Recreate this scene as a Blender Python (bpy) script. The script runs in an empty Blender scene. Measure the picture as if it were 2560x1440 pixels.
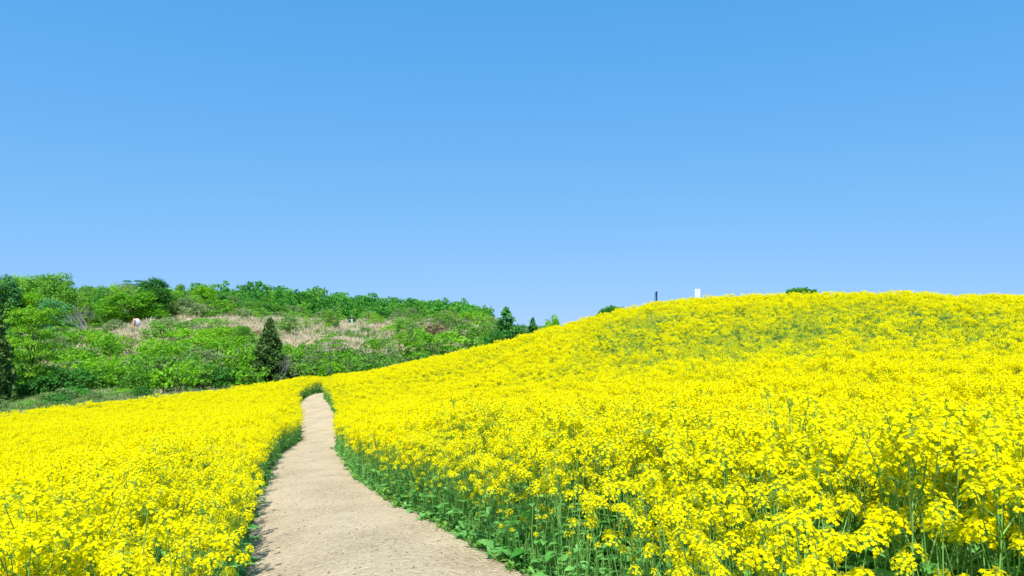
import bpy, math, random
import numpy as np
from mathutils import Vector, Matrix
R = math.radians
scene = bpy.context.scene
COL = scene.collection
rng = random.Random(7)
NP = np.random.default_rng(11)

# ---------------------------------------------------------------- camera, sky, sun, exposure
FPX, EYE, HOR = 1898.0, 1.6, 800.0            # focal length in photo pixels, eye height, horizon row
PITCH = math.atan((HOR - 720.0) / FPX)
cam_d = bpy.data.cameras.new('camera')
cam_d.lens = FPX / 2560.0 * 36.0
cam_d.sensor_width = 36.0
cam_d.clip_start, cam_d.clip_end = 0.05, 8000.0
cam = bpy.data.objects.new('camera', cam_d)
COL.objects.link(cam)
cam.location = (0, 0, EYE)
cam.rotation_euler = (math.pi / 2 + PITCH, 0, 0)
scene.camera = cam

SUN_EL, SUN_AZ = R(63), math.atan2(-0.12, -0.99)
sun_dir = Vector((math.sin(SUN_AZ) * math.cos(SUN_EL), math.cos(SUN_AZ) * math.cos(SUN_EL), math.sin(SUN_EL)))
sun_d = bpy.data.lights.new('sun', 'SUN')
sun_d.energy, sun_d.angle, sun_d.color = 5.0, R(0.5), (1.0, 0.96, 0.88)
sun = bpy.data.objects.new('sun', sun_d)
COL.objects.link(sun)
sun.rotation_euler = sun_dir.to_track_quat('Z', 'Y').to_euler()

SKY_K, SKY_O, SKY_S = 0.5, 0.25, 0.12
SKY_T = ((0.62, 2.47), (1.40, 1.03), (2.86, 0.547))
world = bpy.data.worlds.new('World')
scene.world = world
world.use_nodes = True
wn = world.node_tree
wn.nodes.clear()
sky = wn.nodes.new('ShaderNodeTexSky')
sky.sky_type = 'NISHITA'
sky.sun_disc = False
sky.sun_elevation, sky.sun_rotation = SUN_EL, SUN_AZ % (2 * math.pi)
sky.altitude, sky.air_density, sky.dust_density, sky.ozone_density = 600.0, 1.0, 0.0, 3.0
# a clear, deep sky: the horizon glow of the air model is held back and the blue is strengthened
wtc = wn.nodes.new('ShaderNodeTexCoord')
wmp = wn.nodes.new('ShaderNodeMapping')
wmp.inputs['Scale'].default_value = (1, 1, SKY_K)
wmp.inputs['Location'].default_value = (0, 0, SKY_O)
wn.links.new(wtc.outputs['Generated'], wmp.inputs['Vector'])
wn.links.new(wmp.outputs[0], sky.inputs['Vector'])
# response of the camera's colour film to that sky, one curve per channel
sepc = wn.nodes.new('ShaderNodeSeparateColor')
comb = wn.nodes.new('ShaderNodeCombineColor')
wn.links.new(sky.outputs[0], sepc.inputs[0])
for ch, (gain, power) in enumerate(SKY_T):
    pw = wn.nodes.new('ShaderNodeMath'); pw.operation = 'POWER'; pw.inputs[1].default_value = power
    ml = wn.nodes.new('ShaderNodeMath'); ml.operation = 'MULTIPLY'; ml.inputs[1].default_value = gain
    wn.links.new(sepc.outputs[ch], pw.inputs[0]); wn.links.new(pw.outputs[0], ml.inputs[0]); wn.links.new(ml.outputs[0], comb.inputs[ch])
bg = wn.nodes.new('ShaderNodeBackground')
bg.inputs['Strength'].default_value = SKY_S
wo = wn.nodes.new('ShaderNodeOutputWorld')
wn.links.new(comb.outputs[0], bg.inputs[0])
wn.links.new(bg.outputs[0], wo.inputs[0])

scene.view_settings.view_transform = 'Standard'
scene.view_settings.look = 'None'
scene.view_settings.gamma = 1.0
scene.view_settings.exposure = 0.35
scene.cycles.max_bounces = 8
scene.cycles.diffuse_bounces = 4
scene.cycles.transmission_bounces = 4
scene.cycles.transparent_max_bounces = 4

# ---------------------------------------------------------------- helpers
def pix(px, py, d):
    """Point on the ray through photo pixel (px, py) at forward distance d."""
    cx, cy = (px - 1280.0) / FPX, (720.0 - py) / FPX
    c, s = math.cos(PITCH), math.sin(PITCH)
    v = np.array([cx, c - cy * s, s + cy * c])
    v = v * (d / v[1])
    return np.array([v[0], v[1], v[2] + EYE])

def tag(o, label=None, cat=None, group=None, kind=None):
    if label: o['label'] = label
    if cat: o['category'] = cat
    if group: o['group'] = group
    if kind: o['kind'] = kind
    return o

def make_mesh(name, V, F, mats, midx=None, smooth=False):
    me = bpy.data.meshes.new(name)
    me.from_pydata([tuple(v) for v in V], [], F)
    for m in mats: me.materials.append(m)
    if midx is not None: me.polygons.foreach_set('material_index', np.asarray(midx, dtype=np.int32))
    if smooth: me.polygons.foreach_set('use_smooth', np.ones(len(me.polygons), dtype=bool))
    me.update()
    return me

def obj(name, me, parent=None, loc=None):
    o = bpy.data.objects.new(name, me)
    COL.objects.link(o)
    if parent is not None: o.parent = parent
    if loc is not None: o.location = loc
    return o

def empty(name, loc=(0, 0, 0), rz=0.0):
    o = bpy.data.objects.new(name, None)
    COL.objects.link(o)
    o.location = loc
    o.rotation_euler = (0, 0, rz)
    o.empty_display_size = 0.2
    return o

class MB:
    def __init__(s): s.v, s.f, s.m = [], [], []
    def add(s, vs, fs, m=0):
        b = len(s.v)
        s.v.extend([tuple(v) for v in vs])
        for f in fs:
            s.f.append(tuple(i + b for i in f)); s.m.append(m)
    def tube(s, pts, rad, n=4, m=0, cap=True):
        pts = [np.asarray(p, float) for p in pts]
        rings = []
        for i, p in enumerate(pts):
            t = pts[min(i + 1, len(pts) - 1)] - pts[max(i - 1, 0)]
            t = t / (np.linalg.norm(t) + 1e-9)
            a = np.cross(t, [0.31, 0.95, 0.1] if abs(t[2]) > 0.8 else [0, 0, 1.0])
            a /= np.linalg.norm(a) + 1e-9
            b = np.cross(t, a)
            r = rad[i] if hasattr(rad, '__len__') else rad
            rings.append([p + r * (math.cos(2 * math.pi * k / n) * a + math.sin(2 * math.pi * k / n) * b) for k in range(n)])
        vs = [v for r_ in rings for v in r_]
        fs = []
        for i in range(len(pts) - 1):
            for k in range(n):
                fs.append((i * n + k, i * n + (k + 1) % n, (i + 1) * n + (k + 1) % n, (i + 1) * n + k))
        if cap and n > 2:
            fs.append(tuple(range(n - 1, -1, -1)))
            fs.append(tuple((len(pts) - 1) * n + k for k in range(n)))
        s.add(vs, fs, m)
    def box(s, c, h, m=0, rot=None):
        c = np.asarray(c, float)
        vs = []
        for x in (-1, 1):
            for y in (-1, 1):
                for z in (-1, 1):
                    v = np.array([x * h[0], y * h[1], z * h[2]])
                    if rot is not None: v = rot @ v
                    vs.append(c + v)
        s.add(vs, [(0, 1, 3, 2), (4, 6, 7, 5), (0, 4, 5, 1), (2, 3, 7, 6), (0, 2, 6, 4), (1, 5, 7, 3)], m)
    def merge(s, o, M=None, mmap=None):
        if M is None: vs = o.v
        else: vs = [tuple(M @ Vector(v)) for v in o.v]
        b = len(s.v)
        s.v.extend(vs)
        for f, m in zip(o.f, o.m):
            s.f.append(tuple(i + b for i in f)); s.m.append(mmap[m] if mmap else m)
    def mesh(s, name, mats, smooth=False): return make_mesh(name, s.v, s.f, mats, s.m, smooth)

# ---------------------------------------------------------------- materials
def nt(name):
    m = bpy.data.materials.new(name)
    m.use_nodes = True
    n = m.node_tree
    n.nodes.clear()
    return m, n.nodes, n.links

def leaf_mat(name, c0, c1, trans=0.35, rough=0.6, spec=0.25, obj_var=0.5, tcol=1.0):
    """Two-tone leaf: colour varies from leaf to leaf and from plant to plant."""
    m, N, L = nt(name)
    g = N.new('ShaderNodeNewGeometry')
    oi = N.new('ShaderNodeObjectInfo')
    mx = N.new('ShaderNodeMix'); mx.data_type = 'FLOAT'
    mx.inputs[0].default_value = obj_var
    L.new(g.outputs['Random Per Island'], mx.inputs[2]); L.new(oi.outputs['Random'], mx.inputs[3])
    cr = N.new('ShaderNodeValToRGB')
    cr.color_ramp.elements[0].position, cr.color_ramp.elements[0].color = 0.1, (*c0, 1)
    cr.color_ramp.elements[1].position, cr.color_ramp.elements[1].color = 0.9, (*c1, 1)
    L.new(mx.outputs[0], cr.inputs[0])
    p = N.new('ShaderNodeBsdfPrincipled')
    p.inputs['Roughness'].default_value = rough
    p.inputs['Specular IOR Level'].default_value = spec
    L.new(cr.outputs[0], p.inputs['Base Color'])
    t = N.new('ShaderNodeBsdfTranslucent')
    L.new(cr.outputs[0], t.inputs['Color'])
    ms = N.new('ShaderNodeMixShader'); ms.inputs[0].default_value = trans
    L.new(p.outputs[0], ms.inputs[1]); L.new(t.outputs[0], ms.inputs[2])
    o = N.new('ShaderNodeOutputMaterial'); L.new(ms.outputs[0], o.inputs[0])
    return m

def noise_mat(name, c0, c1, scale=8.0, rough=0.85, spec=0.2, detail=6.0, bump=0.0, c2=None):
    m, N, L = nt(name)
    tc = N.new('ShaderNodeTexCoord')
    nz = N.new('ShaderNodeTexNoise')
    nz.inputs['Scale'].default_value = scale; nz.inputs['Detail'].default_value = detail
    nz.inputs['Roughness'].default_value = 0.65
    L.new(tc.outputs['Object'], nz.inputs['Vector'])
    cr = N.new('ShaderNodeValToRGB')
    e = cr.color_ramp.elements
    e[0].position, e[0].color = 0.32, (*c0, 1)
    e[1].position, e[1].color = 0.68, (*c1, 1)
    L.new(nz.outputs[0], cr.inputs[0])
    p = N.new('ShaderNodeBsdfPrincipled')
    p.inputs['Roughness'].default_value = rough
    p.inputs['Specular IOR Level'].default_value = spec
    L.new(cr.outputs[0], p.inputs['Base Color'])
    if bump:
        b = N.new('ShaderNodeBump'); b.inputs['Strength'].default_value = bump; b.inputs['Distance'].default_value = 0.02
        L.new(nz.outputs[0], b.inputs['Height']); L.new(b.outputs[0], p.inputs['Normal'])
    o = N.new('ShaderNodeOutputMaterial'); L.new(p.outputs[0], o.inputs[0])
    return m

M = {}
M['petal'] = leaf_mat('petal_yellow', (0.90, 0.775, 0.0), (0.96, 0.90, 0.0), trans=0.46, rough=0.7, spec=0.06, obj_var=0.35)
M['bud'] = leaf_mat('bud_green', (0.30, 0.36, 0.02), (0.46, 0.46, 0.03), trans=0.2, spec=0.1)
M['stem'] = leaf_mat('stem_green', (0.10, 0.30, 0.04), (0.29, 0.53, 0.13), trans=0.05, spec=0.3, obj_var=0.7)
M['leaf'] = leaf_mat('rapeseed_leaf', (0.06, 0.29, 0.035), (0.26, 0.60, 0.16), trans=0.35, rough=0.42, spec=0.4)
M['leaf_pale'] = leaf_mat('rapeseed_leaf_pale', (0.13, 0.27, 0.02), (0.30, 0.46, 0.05), trans=0.3, rough=0.5, spec=0.3)
M['weed'] = leaf_mat('weed_leaf', (0.09, 0.28, 0.03), (0.26, 0.46, 0.08), trans=0.3)
M['straw'] = leaf_mat('straw', (0.42, 0.33, 0.20), (0.72, 0.62, 0.44), trans=0.1, spec=0.15)
M['crumb'] = noise_mat('soil_crumb', (0.10, 0.06, 0.035), (0.26, 0.17, 0.10), 30)
M['bark'] = noise_mat('bark_brown', (0.05, 0.035, 0.025), (0.14, 0.10, 0.07), 10, bump=0.4)
M['palebark'] = noise_mat('bark_pale_grey', (0.17, 0.16, 0.14), (0.36, 0.34, 0.30), 9, bump=0.3)
M['f_bright'] = leaf_mat('foliage_bright', (0.10, 0.32, 0.008), (0.32, 0.66, 0.02), trans=0.45)
M['f_lime'] = leaf_mat('foliage_lime', (0.18, 0.42, 0.012), (0.34, 0.60, 0.03), trans=0.45)
M['f_mid'] = leaf_mat('foliage_mid', (0.085, 0.27, 0.015), (0.27, 0.55, 0.06), trans=0.42)
M['f_dark'] = leaf_mat('foliage_dark', (0.03, 0.17, 0.015), (0.12, 0.40, 0.05), trans=0.38)
M['f_blue'] = leaf_mat('foliage_bluegreen', (0.04, 0.19, 0.05), (0.12, 0.37, 0.10), trans=0.35)
M['f_olive'] = leaf_mat('foliage_olive', (0.14, 0.25, 0.06), (0.32, 0.42, 0.15), trans=0.35)
M['f_cedar'] = leaf_mat('foliage_cedar', (0.024, 0.08, 0.012), (0.12, 0.22, 0.035), trans=0.2)
M['f_rust'] = leaf_mat('foliage_rust', (0.22, 0.17, 0.07), (0.36, 0.30, 0.14), trans=0.25)
M['dry'] = leaf_mat('dry_grass', (0.54, 0.45, 0.28), (0.84, 0.73, 0.52), trans=0.3, spec=0.1)
M['grass'] = leaf_mat('green_grass', (0.10, 0.24, 0.03), (0.27, 0.43, 0.09), trans=0.3, spec=0.2)

def plain(name, col, rough=0.5, metal=0.0, spec=0.5):
    return noise_mat(name, tuple(c * 0.9 for c in col), col, 6, rough, spec)
M['orange'] = plain('orange_paint', (0.80, 0.19, 0.04), 0.45)
M['mirrorback'] = plain('pale_grey_plastic', (0.55, 0.60, 0.72), 0.4)
M['glass'] = plain('mirror_face', (0.6, 0.65, 0.7), 0.05)
M['white'] = plain('white_board', (0.84, 0.84, 0.83), 0.5)
M['navy'] = plain('navy_cloth', (0.006, 0.03, 0.10), 0.7)
M['blue'] = plain('blue_cloth', (0.01, 0.10, 0.30), 0.7)
M['steel'] = plain('grey_steel', (0.30, 0.31, 0.33), 0.4)
M['skin'] = plain('skin', (0.55, 0.33, 0.22), 0.6)
M['hair'] = plain('hair_black', (0.015, 0.012, 0.01), 0.5)
M['ywildflower'] = leaf_mat('yellow_blossom', (0.55, 0.42, 0.01), (0.80, 0.62, 0.02), trans=0.3)

# ---------------------------------------------------------------- terrain
PH = 1.02                                    # height of the rapeseed canopy over the ground
ctrl = []                                    # x, y, z
def c_can(px, py, d): p = pix(px, py, d); ctrl.append((p[0], p[1], p[2] - PH - (0.12 if px > 1150 and d > 15 else 0.0)))
def c_gnd(px, py, d): ctrl.append(tuple(pix(px, py, d)))
def c_z(px, d, z): ctrl.append(((px - 1280) / FPX * d, d, z))
for a in ((980, 1440, 4.7), (845, 1300, 7.7), (780, 1200, 11.8), (775, 1150, 16.5), (797, 1100, 25), (797, 1050, 33),
          (783, 1000, 42), (796, 980, 46)): c_gnd(*a)
for a in ((0, 1440, 2.6), (0, 1300, 6.2), (0, 1200, 11), (0, 1085, 22), (0, 1037, 36), (300, 1003, 40), (640, 964, 46),
          (300, 1150, 13), (400, 1050, 24), (830, 950, 50),
          (2120, 1276, 1.9), (2560, 1440, 1.8), (2400, 1170, 2.8), (2400, 1070, 6.5), (2400, 950, 11), (2400, 850, 16),
          (2400, 780, 20), (2400, 737, 24), (2600, 739, 23), (2200, 730, 25), (2000, 737, 27), (1740, 748, 30),
          (1640, 760, 31.5), (1500, 788, 33), (1400, 811, 34), (1300, 838, 36), (1200, 867, 38), (1100, 895, 41),
          (1000, 922, 44), (900, 942, 48), (1700, 900, 17), (1700, 1000, 10.5), (1700, 1100, 6.5), (1700, 820, 24),
          (2050, 800, 20.5), (2050, 900, 14.5), (1300, 1000, 16.5), (1300, 900, 26), (1000, 1000, 27)): c_can(*a)
for a in ((1300, 9.5, -0.62), (1000, 12.5, -1.05)): c_z(*a)
for p in ((0, 0, 0), (0.2, 2, 0.02), (0, -4, 0.15), (-4, -3, -0.5), (5, -3, 0.9), (-12, -6, -1.6), (14, -4, 2.2), (-9, 3, -1.35),
          (9, 3, 0.9), (-20, 6, -2.8), (18, 8, 1.5), (0, -40, 1.0), (-50, -30, -4), (50, -30, 4), (0, -600, 0), (-600, -100, 0),
          (600, -100, 5), (24, 20, 2.2), (-30, 25, -4.2)): ctrl.append(p)
# behind the field: margin, bank, ridge
for px, d, z in ((-100, 45, -4.3), (0, 44, -3.85), (150, 47, -3.55), (300, 49, -3.4), (640, 52, -3.3), (830, 56, -3.2), (1000, 52, -3.2), (1150, 50, -2.9),
                 (0, 60, -3.9), (400, 60, -3.0), (800, 64, -2.6), (1100, 64, -2.6), (1268, 62, -2.8), (1380, 62, -2.4),
                 (1740, 37, 1.3), (1640, 38, 1.15), (1740, 46, -0.3), (2200, 34, 1.0), (2200, 45, -0.8), (2500, 45, -0.8), (1500, 46, -1.0),
                 (2000, 80, -4), (1500, 90, -4), (2500, 80, -4), (2700, 200, -5), (1800, 200, -4), (2800, 60, -1)): c_z(px, d, z)
for a in ((60, 880, 74), (335, 838, 78), (450, 822, 84), (600, 806, 98), (760, 808, 118), (880, 814, 140), (1000, 811, 135),
          (1150, 815, 120), (1230, 835, 95), (500, 880, 72), (700, 868, 80), (900, 862, 82), (1050, 868, 78), (1180, 880, 74), (850, 830, 105),
          (-200, 880, 80), (-200, 830, 120), (50, 848, 105), (300, 822, 115), (400, 797, 165), (200, 800, 150), (0, 800, 160),
          (600, 782, 225), (800, 786, 330), (1000, 797, 420), (1150, 805, 450), (1225, 826, 450), (700, 830, 160), (900, 830, 200),
          (1100, 830, 230), (1300, 872, 470), (1420, 862, 500), (1525, 774, 500), (1620, 815, 500), (1900, 764, 500),
          (2005, 732, 500), (2100, 764, 500), (2300, 830, 520), (2700, 830, 520), (0, 830, 330), (400, 815, 420), (-400, 830, 400),
          (700, 830, 800), (1500, 830, 900), (2300, 830, 900), (0, 830, 900), (700, 815, 3000), (2000, 815, 3000)): c_gnd(*a)
ctrl = np.array(ctrl, float)

def warp(x, y):
    r = np.sqrt(x * x + y * y) + 1e-6
    k = np.log1p(r / 14.0) / r
    return np.stack([x * k, y * k], -1)
cw = warp(ctrl[:, 0], ctrl[:, 1])
def _phi(r2): return np.where(r2 > 1e-12, 0.5 * r2 * np.log(np.maximum(r2, 1e-12)), 0.0)
n_ = len(cw)
K = _phi(((cw[:, None] - cw[None]) ** 2).sum(-1)) + np.eye(n_) * 2e-3
P_ = np.c_[np.ones(n_), cw]
A_ = np.block([[K, P_], [P_.T, np.zeros((3, 3))]])
sol = np.linalg.solve(A_, np.r_[ctrl[:, 2], 0, 0, 0])
def terr(x, y):
    x = np.atleast_1d(np.asarray(x, float)); y = np.atleast_1d(np.asarray(y, float))
    out = np.empty(x.shape)
    xf, yf, of = x.ravel(), y.ravel(), out.ravel()
    for i in range(0, len(xf), 20000):
        w = warp(xf[i:i + 20000], yf[i:i + 20000])
        of[i:i + 20000] = _phi(((w[:, None] - cw[None]) ** 2).sum(-1)) @ sol[:n_] + sol[n_] + w @ sol[n_ + 1:]
    z = of.reshape(x.shape)
    far = np.clip((y - 52) / 15, 0, 1)
    z = z + far * (0.22 * np.sin(x * 0.9 + 1.3 * np.sin(y * 0.23)) + 0.18 * np.sin(y * 0.71 + x * 0.37) + 0.12 * np.sin(x * 2.1 - y * 1.3))
    return z
def tz(x, y): return float(terr(x, y)[0])

# path edges as a function of y
PRY = np.array([-6, -2, 0, 2, 3.3, 4.7, 6.2, 7.7, 9.5, 11.8, 16.5, 20.5, 25, 29, 33, 38, 42, 44.5, 45.3, 46.2, 47.3, 48, 49.2])
PR = np.array([1.95, 1.5, 1.32, 1.0, 0.63, 0.17, -0.33, -0.90, -1.54, -2.30, -3.60, -4.69, -5.66, -6.62, -7.60, -9.05, -10.33, -10.95, -11.0, -10.7, -9.5, -8.5, -7.0])
PLY = np.array([-6, -2, 0, 2, 3.3, 4.7, 6.2, 7.7, 9.5, 11.8, 16.5, 20.5, 25, 29, 33, 38, 41, 43.3, 45.3, 47, 48, 49.2])
PL = np.array([0.2, -0.35, -0.60, -0.95, -1.30, -1.72, -2.19, -2.69, -3.23, -3.92, -5.18, -6.18, -7.0, -8.05, -9.25, -10.65, -11.45, -11.8, -11.85, -11.6, -11.0, -9.0])
def path_edges(y):
    return np.interp(y, PLY, PL), np.interp(y, PRY, PR)
# far edge of the field as forward distance over photo column
EU = np.array([-900, -200, 0, 300, 640, 760, 830, 900, 1000, 1100, 1200, 1300, 1400, 1500, 1640, 1740, 2000, 2200, 2560, 4500])
ED = np.array([30, 34, 36, 40, 46, 48.5, 50.5, 49.5, 46, 44, 42, 41, 40, 39, 35.5, 34.5, 32, 30, 29, 28])
def col(x, y): return 1280 + FPX * x / np.maximum(y, 0.3)
def in_field(x, y, margin=0.0):
    l, r = path_edges(y)
    ok = (x < l - margin) | (x > r + margin) | (y > 49.2)
    return ok & (y < np.interp(col(x, y), EU, ED))

# ground sheet: rings round the camera's foot out to the horizon
ang = np.r_[np.arange(-52, 52.01, 0.3), np.arange(56, 308, 4)]
rad = np.geomspace(0.35, 3800, 250)
AA, RR = np.meshgrid(np.radians(ang), rad)
GX, GY = np.sin(AA) * RR, np.cos(AA) * RR
GZ = terr(GX, GY)
na, nr = len(ang), len(rad)
V = np.c_[GX.ravel(), GY.ravel(), GZ.ravel()]
idx = np.arange(na * nr).reshape(nr, na)
nx = np.roll(idx, -1, axis=1)
F = np.stack([idx[:-1], nx[:-1], nx[1:], idx[1:]], -1).reshape(-1, 4)[:, ::-1]
faces = F.tolist()
V = np.vstack([V, [[0, 0, tz(0, 0)]]])
faces += [(int(idx[0, k]), int(idx[0, (k + 1) % na]), na * nr)[::-1] for k in range(na)]
me = bpy.data.meshes.new('ground')
me.from_pydata(V.tolist(), [], faces)
me.polygons.foreach_set('use_smooth', np.ones(len(me.polygons), dtype=bool))
# zone attribute: x = rapeseed soil, y = dry grass of the bank (both true ground covers)
vx, vy = V[:, 0], V[:, 1]
edge = np.interp(col(vx, vy), EU, ED)
soil = np.clip((edge + 0.5 - vy) / 1.0, 0, 1)
soil = np.where(vy < 0.3, 1.0, soil)
dry = np.clip((vy - 62) / 8, 0, 1) * np.clip((170 - vy) / 40, 0, 1) * (np.abs(vx) < 80)
att = me.attributes.new('zone', 'FLOAT_VECTOR', 'POINT')
att.data.foreach_set('vector', np.c_[soil, dry, np.zeros(len(V))].astype(np.float32).ravel())
me.update()

def ground_mat():
    m, N, L = nt('ground_cover')
    at = N.new('ShaderNodeAttribute'); at.attribute_name = 'zone'
    sp = N.new('ShaderNodeSeparateXYZ'); L.new(at.outputs['Vector'], sp.inputs[0])
    tc = N.new('ShaderNodeTexCoord')
    def nz(s, d=6):
        n = N.new('ShaderNodeTexNoise'); n.inputs['Scale'].default_value = s; n.inputs['Detail'].default_value = d
        n.inputs['Roughness'].default_value = 0.7
        L.new(tc.outputs['Object'], n.inputs['Vector']); return n
    def ramp(n, a, b, p0=0.35, p1=0.65):
        r = N.new('ShaderNodeValToRGB'); e = r.color_ramp.elements
        e[0].position, e[0].color, e[1].position, e[1].color = p0, (*a, 1), p1, (*b, 1)
        L.new(n.outputs[0], r.inputs[0]); return r
    n1, n2, n3 = nz(9), nz(0.6), nz(3)
    r_soil = ramp(n1, (0.07, 0.055, 0.03), (0.17, 0.13, 0.08))
    r_green = ramp(n3, (0.04, 0.11, 0.025), (0.13, 0.20, 0.06))
    r_dry = ramp(n1, (0.42, 0.34, 0.21), (0.66, 0.56, 0.39))
    mask = ramp(n2, (0, 0, 0), (1, 1, 1), 0.38, 0.5)
    mu = N.new('ShaderNodeMath'); mu.operation = 'MULTIPLY'; L.new(mask.outputs[0], mu.inputs[0]); L.new(sp.outputs[1], mu.inputs[1])
    def mix(f, a, b):
        x = N.new('ShaderNodeMix'); x.data_type = 'RGBA'
        L.new(f, x.inputs[0]); L.new(a, x.inputs[6]); L.new(b, x.inputs[7]); return x.outputs[2]
    c = mix(mu.outputs[0], r_green.outputs[0], r_dry.outputs[0])
    c = mix(sp.outputs[0], c, r_soil.outputs[0])
    p = N.new('ShaderNodeBsdfPrincipled'); p.inputs['Roughness'].default_value = 0.95; p.inputs['Specular IOR Level'].default_value = 0.1
    L.new(c, p.inputs['Base Color'])
    b = N.new('ShaderNodeBump'); b.inputs['Strength'].default_value = 0.6; b.inputs['Distance'].default_value = 0.05
    L.new(n1.outputs[0], b.inputs['Height']); L.new(b.outputs[0], p.inputs['Normal'])
    o = N.new('ShaderNodeOutputMaterial'); L.new(p.outputs[0], o.inputs[0])
    return m
me.materials.append(ground_mat())
tag(obj('ground', me), kind='structure')

# dirt path
def path_mat():
    m, N, L = nt('straw_dirt')
    tc = N.new('ShaderNodeTexCoord')
    mp = N.new('ShaderNodeMapping'); mp.inputs['Scale'].default_value = (1, 1, 1)
    L.new(tc.outputs['Object'], mp.inputs[0])
    def nz(s, d, ro=0.6):
        n = N.new('ShaderNodeTexNoise'); n.inputs['Scale'].default_value = s; n.inputs['Detail'].default_value = d
        n.inputs['Roughness'].default_value = ro
        L.new(mp.outputs[0], n.inputs['Vector']); return n
    n0, n1, n2 = nz(1.1, 5), nz(26, 8, 0.75), nz(90, 4)
    ad = N.new('ShaderNodeMath'); ad.operation = 'MULTIPLY_ADD'; ad.inputs[1].default_value = 0.34
    L.new(n0.outputs[0], ad.inputs[0])
    mu = N.new('ShaderNodeMath'); mu.operation = 'MULTIPLY'; mu.inputs[1].default_value = 0.66
    L.new(n1.outputs[0], mu.inputs[0]); L.new(mu.outputs[0], ad.inputs[2])
    r = N.new('ShaderNodeValToRGB'); e = r.color_ramp.elements
    e[0].position, e[0].color = 0.36, (0.22, 0.165, 0.10, 1)
    e[1].position, e[1].color = 0.60, (0.54, 0.445, 0.30, 1)
    x = e.new(0.46); x.color = (0.41, 0.33, 0.215, 1)
    L.new(ad.outputs[0], r.inputs[0])
    p = N.new('ShaderNodeBsdfPrincipled'); p.inputs['Roughness'].default_value = 0.95; p.inputs['Specular IOR Level'].default_value = 0.1
    L.new(r.outputs[0], p.inputs['Base Color'])
    b = N.new('ShaderNodeBump'); b.inputs['Strength'].default_value = 0.7; b.inputs['Distance'].default_value = 0.02
    L.new(n1.outputs[0], b.inputs['Height']); L.new(b.outputs[0], p.inputs['Normal'])
    o = N.new('ShaderNodeOutputMaterial'); L.new(p.outputs[0], o.inputs[0])
    return m
ys = np.r_[np.arange(-5, 14, 0.12), np.arange(14, 49.2, 0.3)]
l_, r_ = path_edges(ys)
wob = lambda y, s: 0.07 * np.sin(y * 1.7 + s) + 0.05 * np.sin(y * 4.3 + 2 * s) + 0.04 * np.sin(y * 11.7 + 3 * s)
l_ = l_ - 0.12 + wob(ys, 0.3); r_ = r_ + 0.12 + wob(ys, 2.1)
nu = 15
T = np.linspace(0, 1, nu)
PX = l_[:, None] * (1 - T) + r_[:, None] * T
PYY = np.repeat(ys[:, None], nu, 1)
PZ = terr(PX, PYY) + 0.02 - 0.03 * (4 * (T - 0.5) ** 2)[None] ** 4 * 0.8
I = np.arange(len(ys) * nu).reshape(len(ys), nu)
F = np.stack([I[:-1, :-1], I[:-1, 1:], I[1:, 1:], I[1:, :-1]], -1).reshape(-1, 4).tolist()
me = make_mesh('path', np.c_[PX.ravel(), PYY.ravel(), PZ.ravel()], F, [path_mat()], smooth=True)
tag(obj('path', me), kind='structure')

# ---------------------------------------------------------------- scatter (only for uncountable stuff)
def scatter(name, pts, rots, scl, pick, meshes, label, cat):
    pc = bpy.data.collections.new(name + '_sources')
    for k, mm in enumerate(meshes):
        pc.objects.link(bpy.data.objects.new('%s_source_%03d' % (name, k), mm))
    me = bpy.data.meshes.new(name)
    me.vertices.add(len(pts))
    me.vertices.foreach_set('co', np.asarray(pts, np.float32).ravel())
    for nm, ty, key, arr in (('rot', 'FLOAT_VECTOR', 'vector', rots), ('scl', 'FLOAT_VECTOR', 'vector', scl), ('pick', 'INT', 'value', pick)):
        a = me.attributes.new(nm, ty, 'POINT')
        a.data.foreach_set(key, np.asarray(arr, np.int32 if ty == 'INT' else np.float32).ravel())
    me.update()
    o = obj(name, me)
    ng = bpy.data.node_groups.new(name + '_scatter', 'GeometryNodeTree')
    ng.interface.new_socket('Geometry', in_out='INPUT', socket_type='NodeSocketGeometry')
    ng.interface.new_socket('Geometry', in_out='OUTPUT', socket_type='NodeSocketGeometry')
    N, L = ng.nodes, ng.links
    gi, go = N.new('NodeGroupInput'), N.new('NodeGroupOutput')
    ip = N.new('GeometryNodeInstanceOnPoints')
    ci = N.new('GeometryNodeCollectionInfo')
    ci.inputs['Collection'].default_value = pc
    ci.inputs['Separate Children'].default_value = True
    ci.inputs['Reset Children'].default_value = True
    def na_(nm, ty):
        n = N.new('GeometryNodeInputNamedAttribute'); n.data_type = ty; n.inputs['Name'].default_value = nm; return n
    mp = N.new('GeometryNodeMeshToPoints')
    L.new(gi.outputs[0], mp.inputs['Mesh']); L.new(mp.outputs[0], ip.inputs['Points'])
    L.new(ci.outputs[0], ip.inputs['Instance'])
    ip.inputs['Pick Instance'].default_value = True
    L.new(na_('pick', 'INT').outputs[0], ip.inputs['Instance Index'])
    e2r = N.new('FunctionNodeEulerToRotation')
    L.new(na_('rot', 'FLOAT_VECTOR').outputs[0], e2r.inputs[0]); L.new(e2r.outputs[0], ip.inputs['Rotation'])
    L.new(na_('scl', 'FLOAT_VECTOR').outputs[0], ip.inputs['Scale'])
    L.new(ip.outputs[0], go.inputs[0])
    md = o.modifiers.new('scatter', 'NODES'); md.node_group = ng
    return tag(o, label, cat, kind='stuff')

# ---------------------------------------------------------------- rapeseed plants
def frame(n):
    n = n / (np.linalg.norm(n) + 1e-9)
    a = np.cross(n, [0.2, 0.3, 0.93] if abs(n[2]) < 0.9 else [1, 0.1, 0]); a /= np.linalg.norm(a)
    return n, a, np.cross(n, a)

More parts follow.
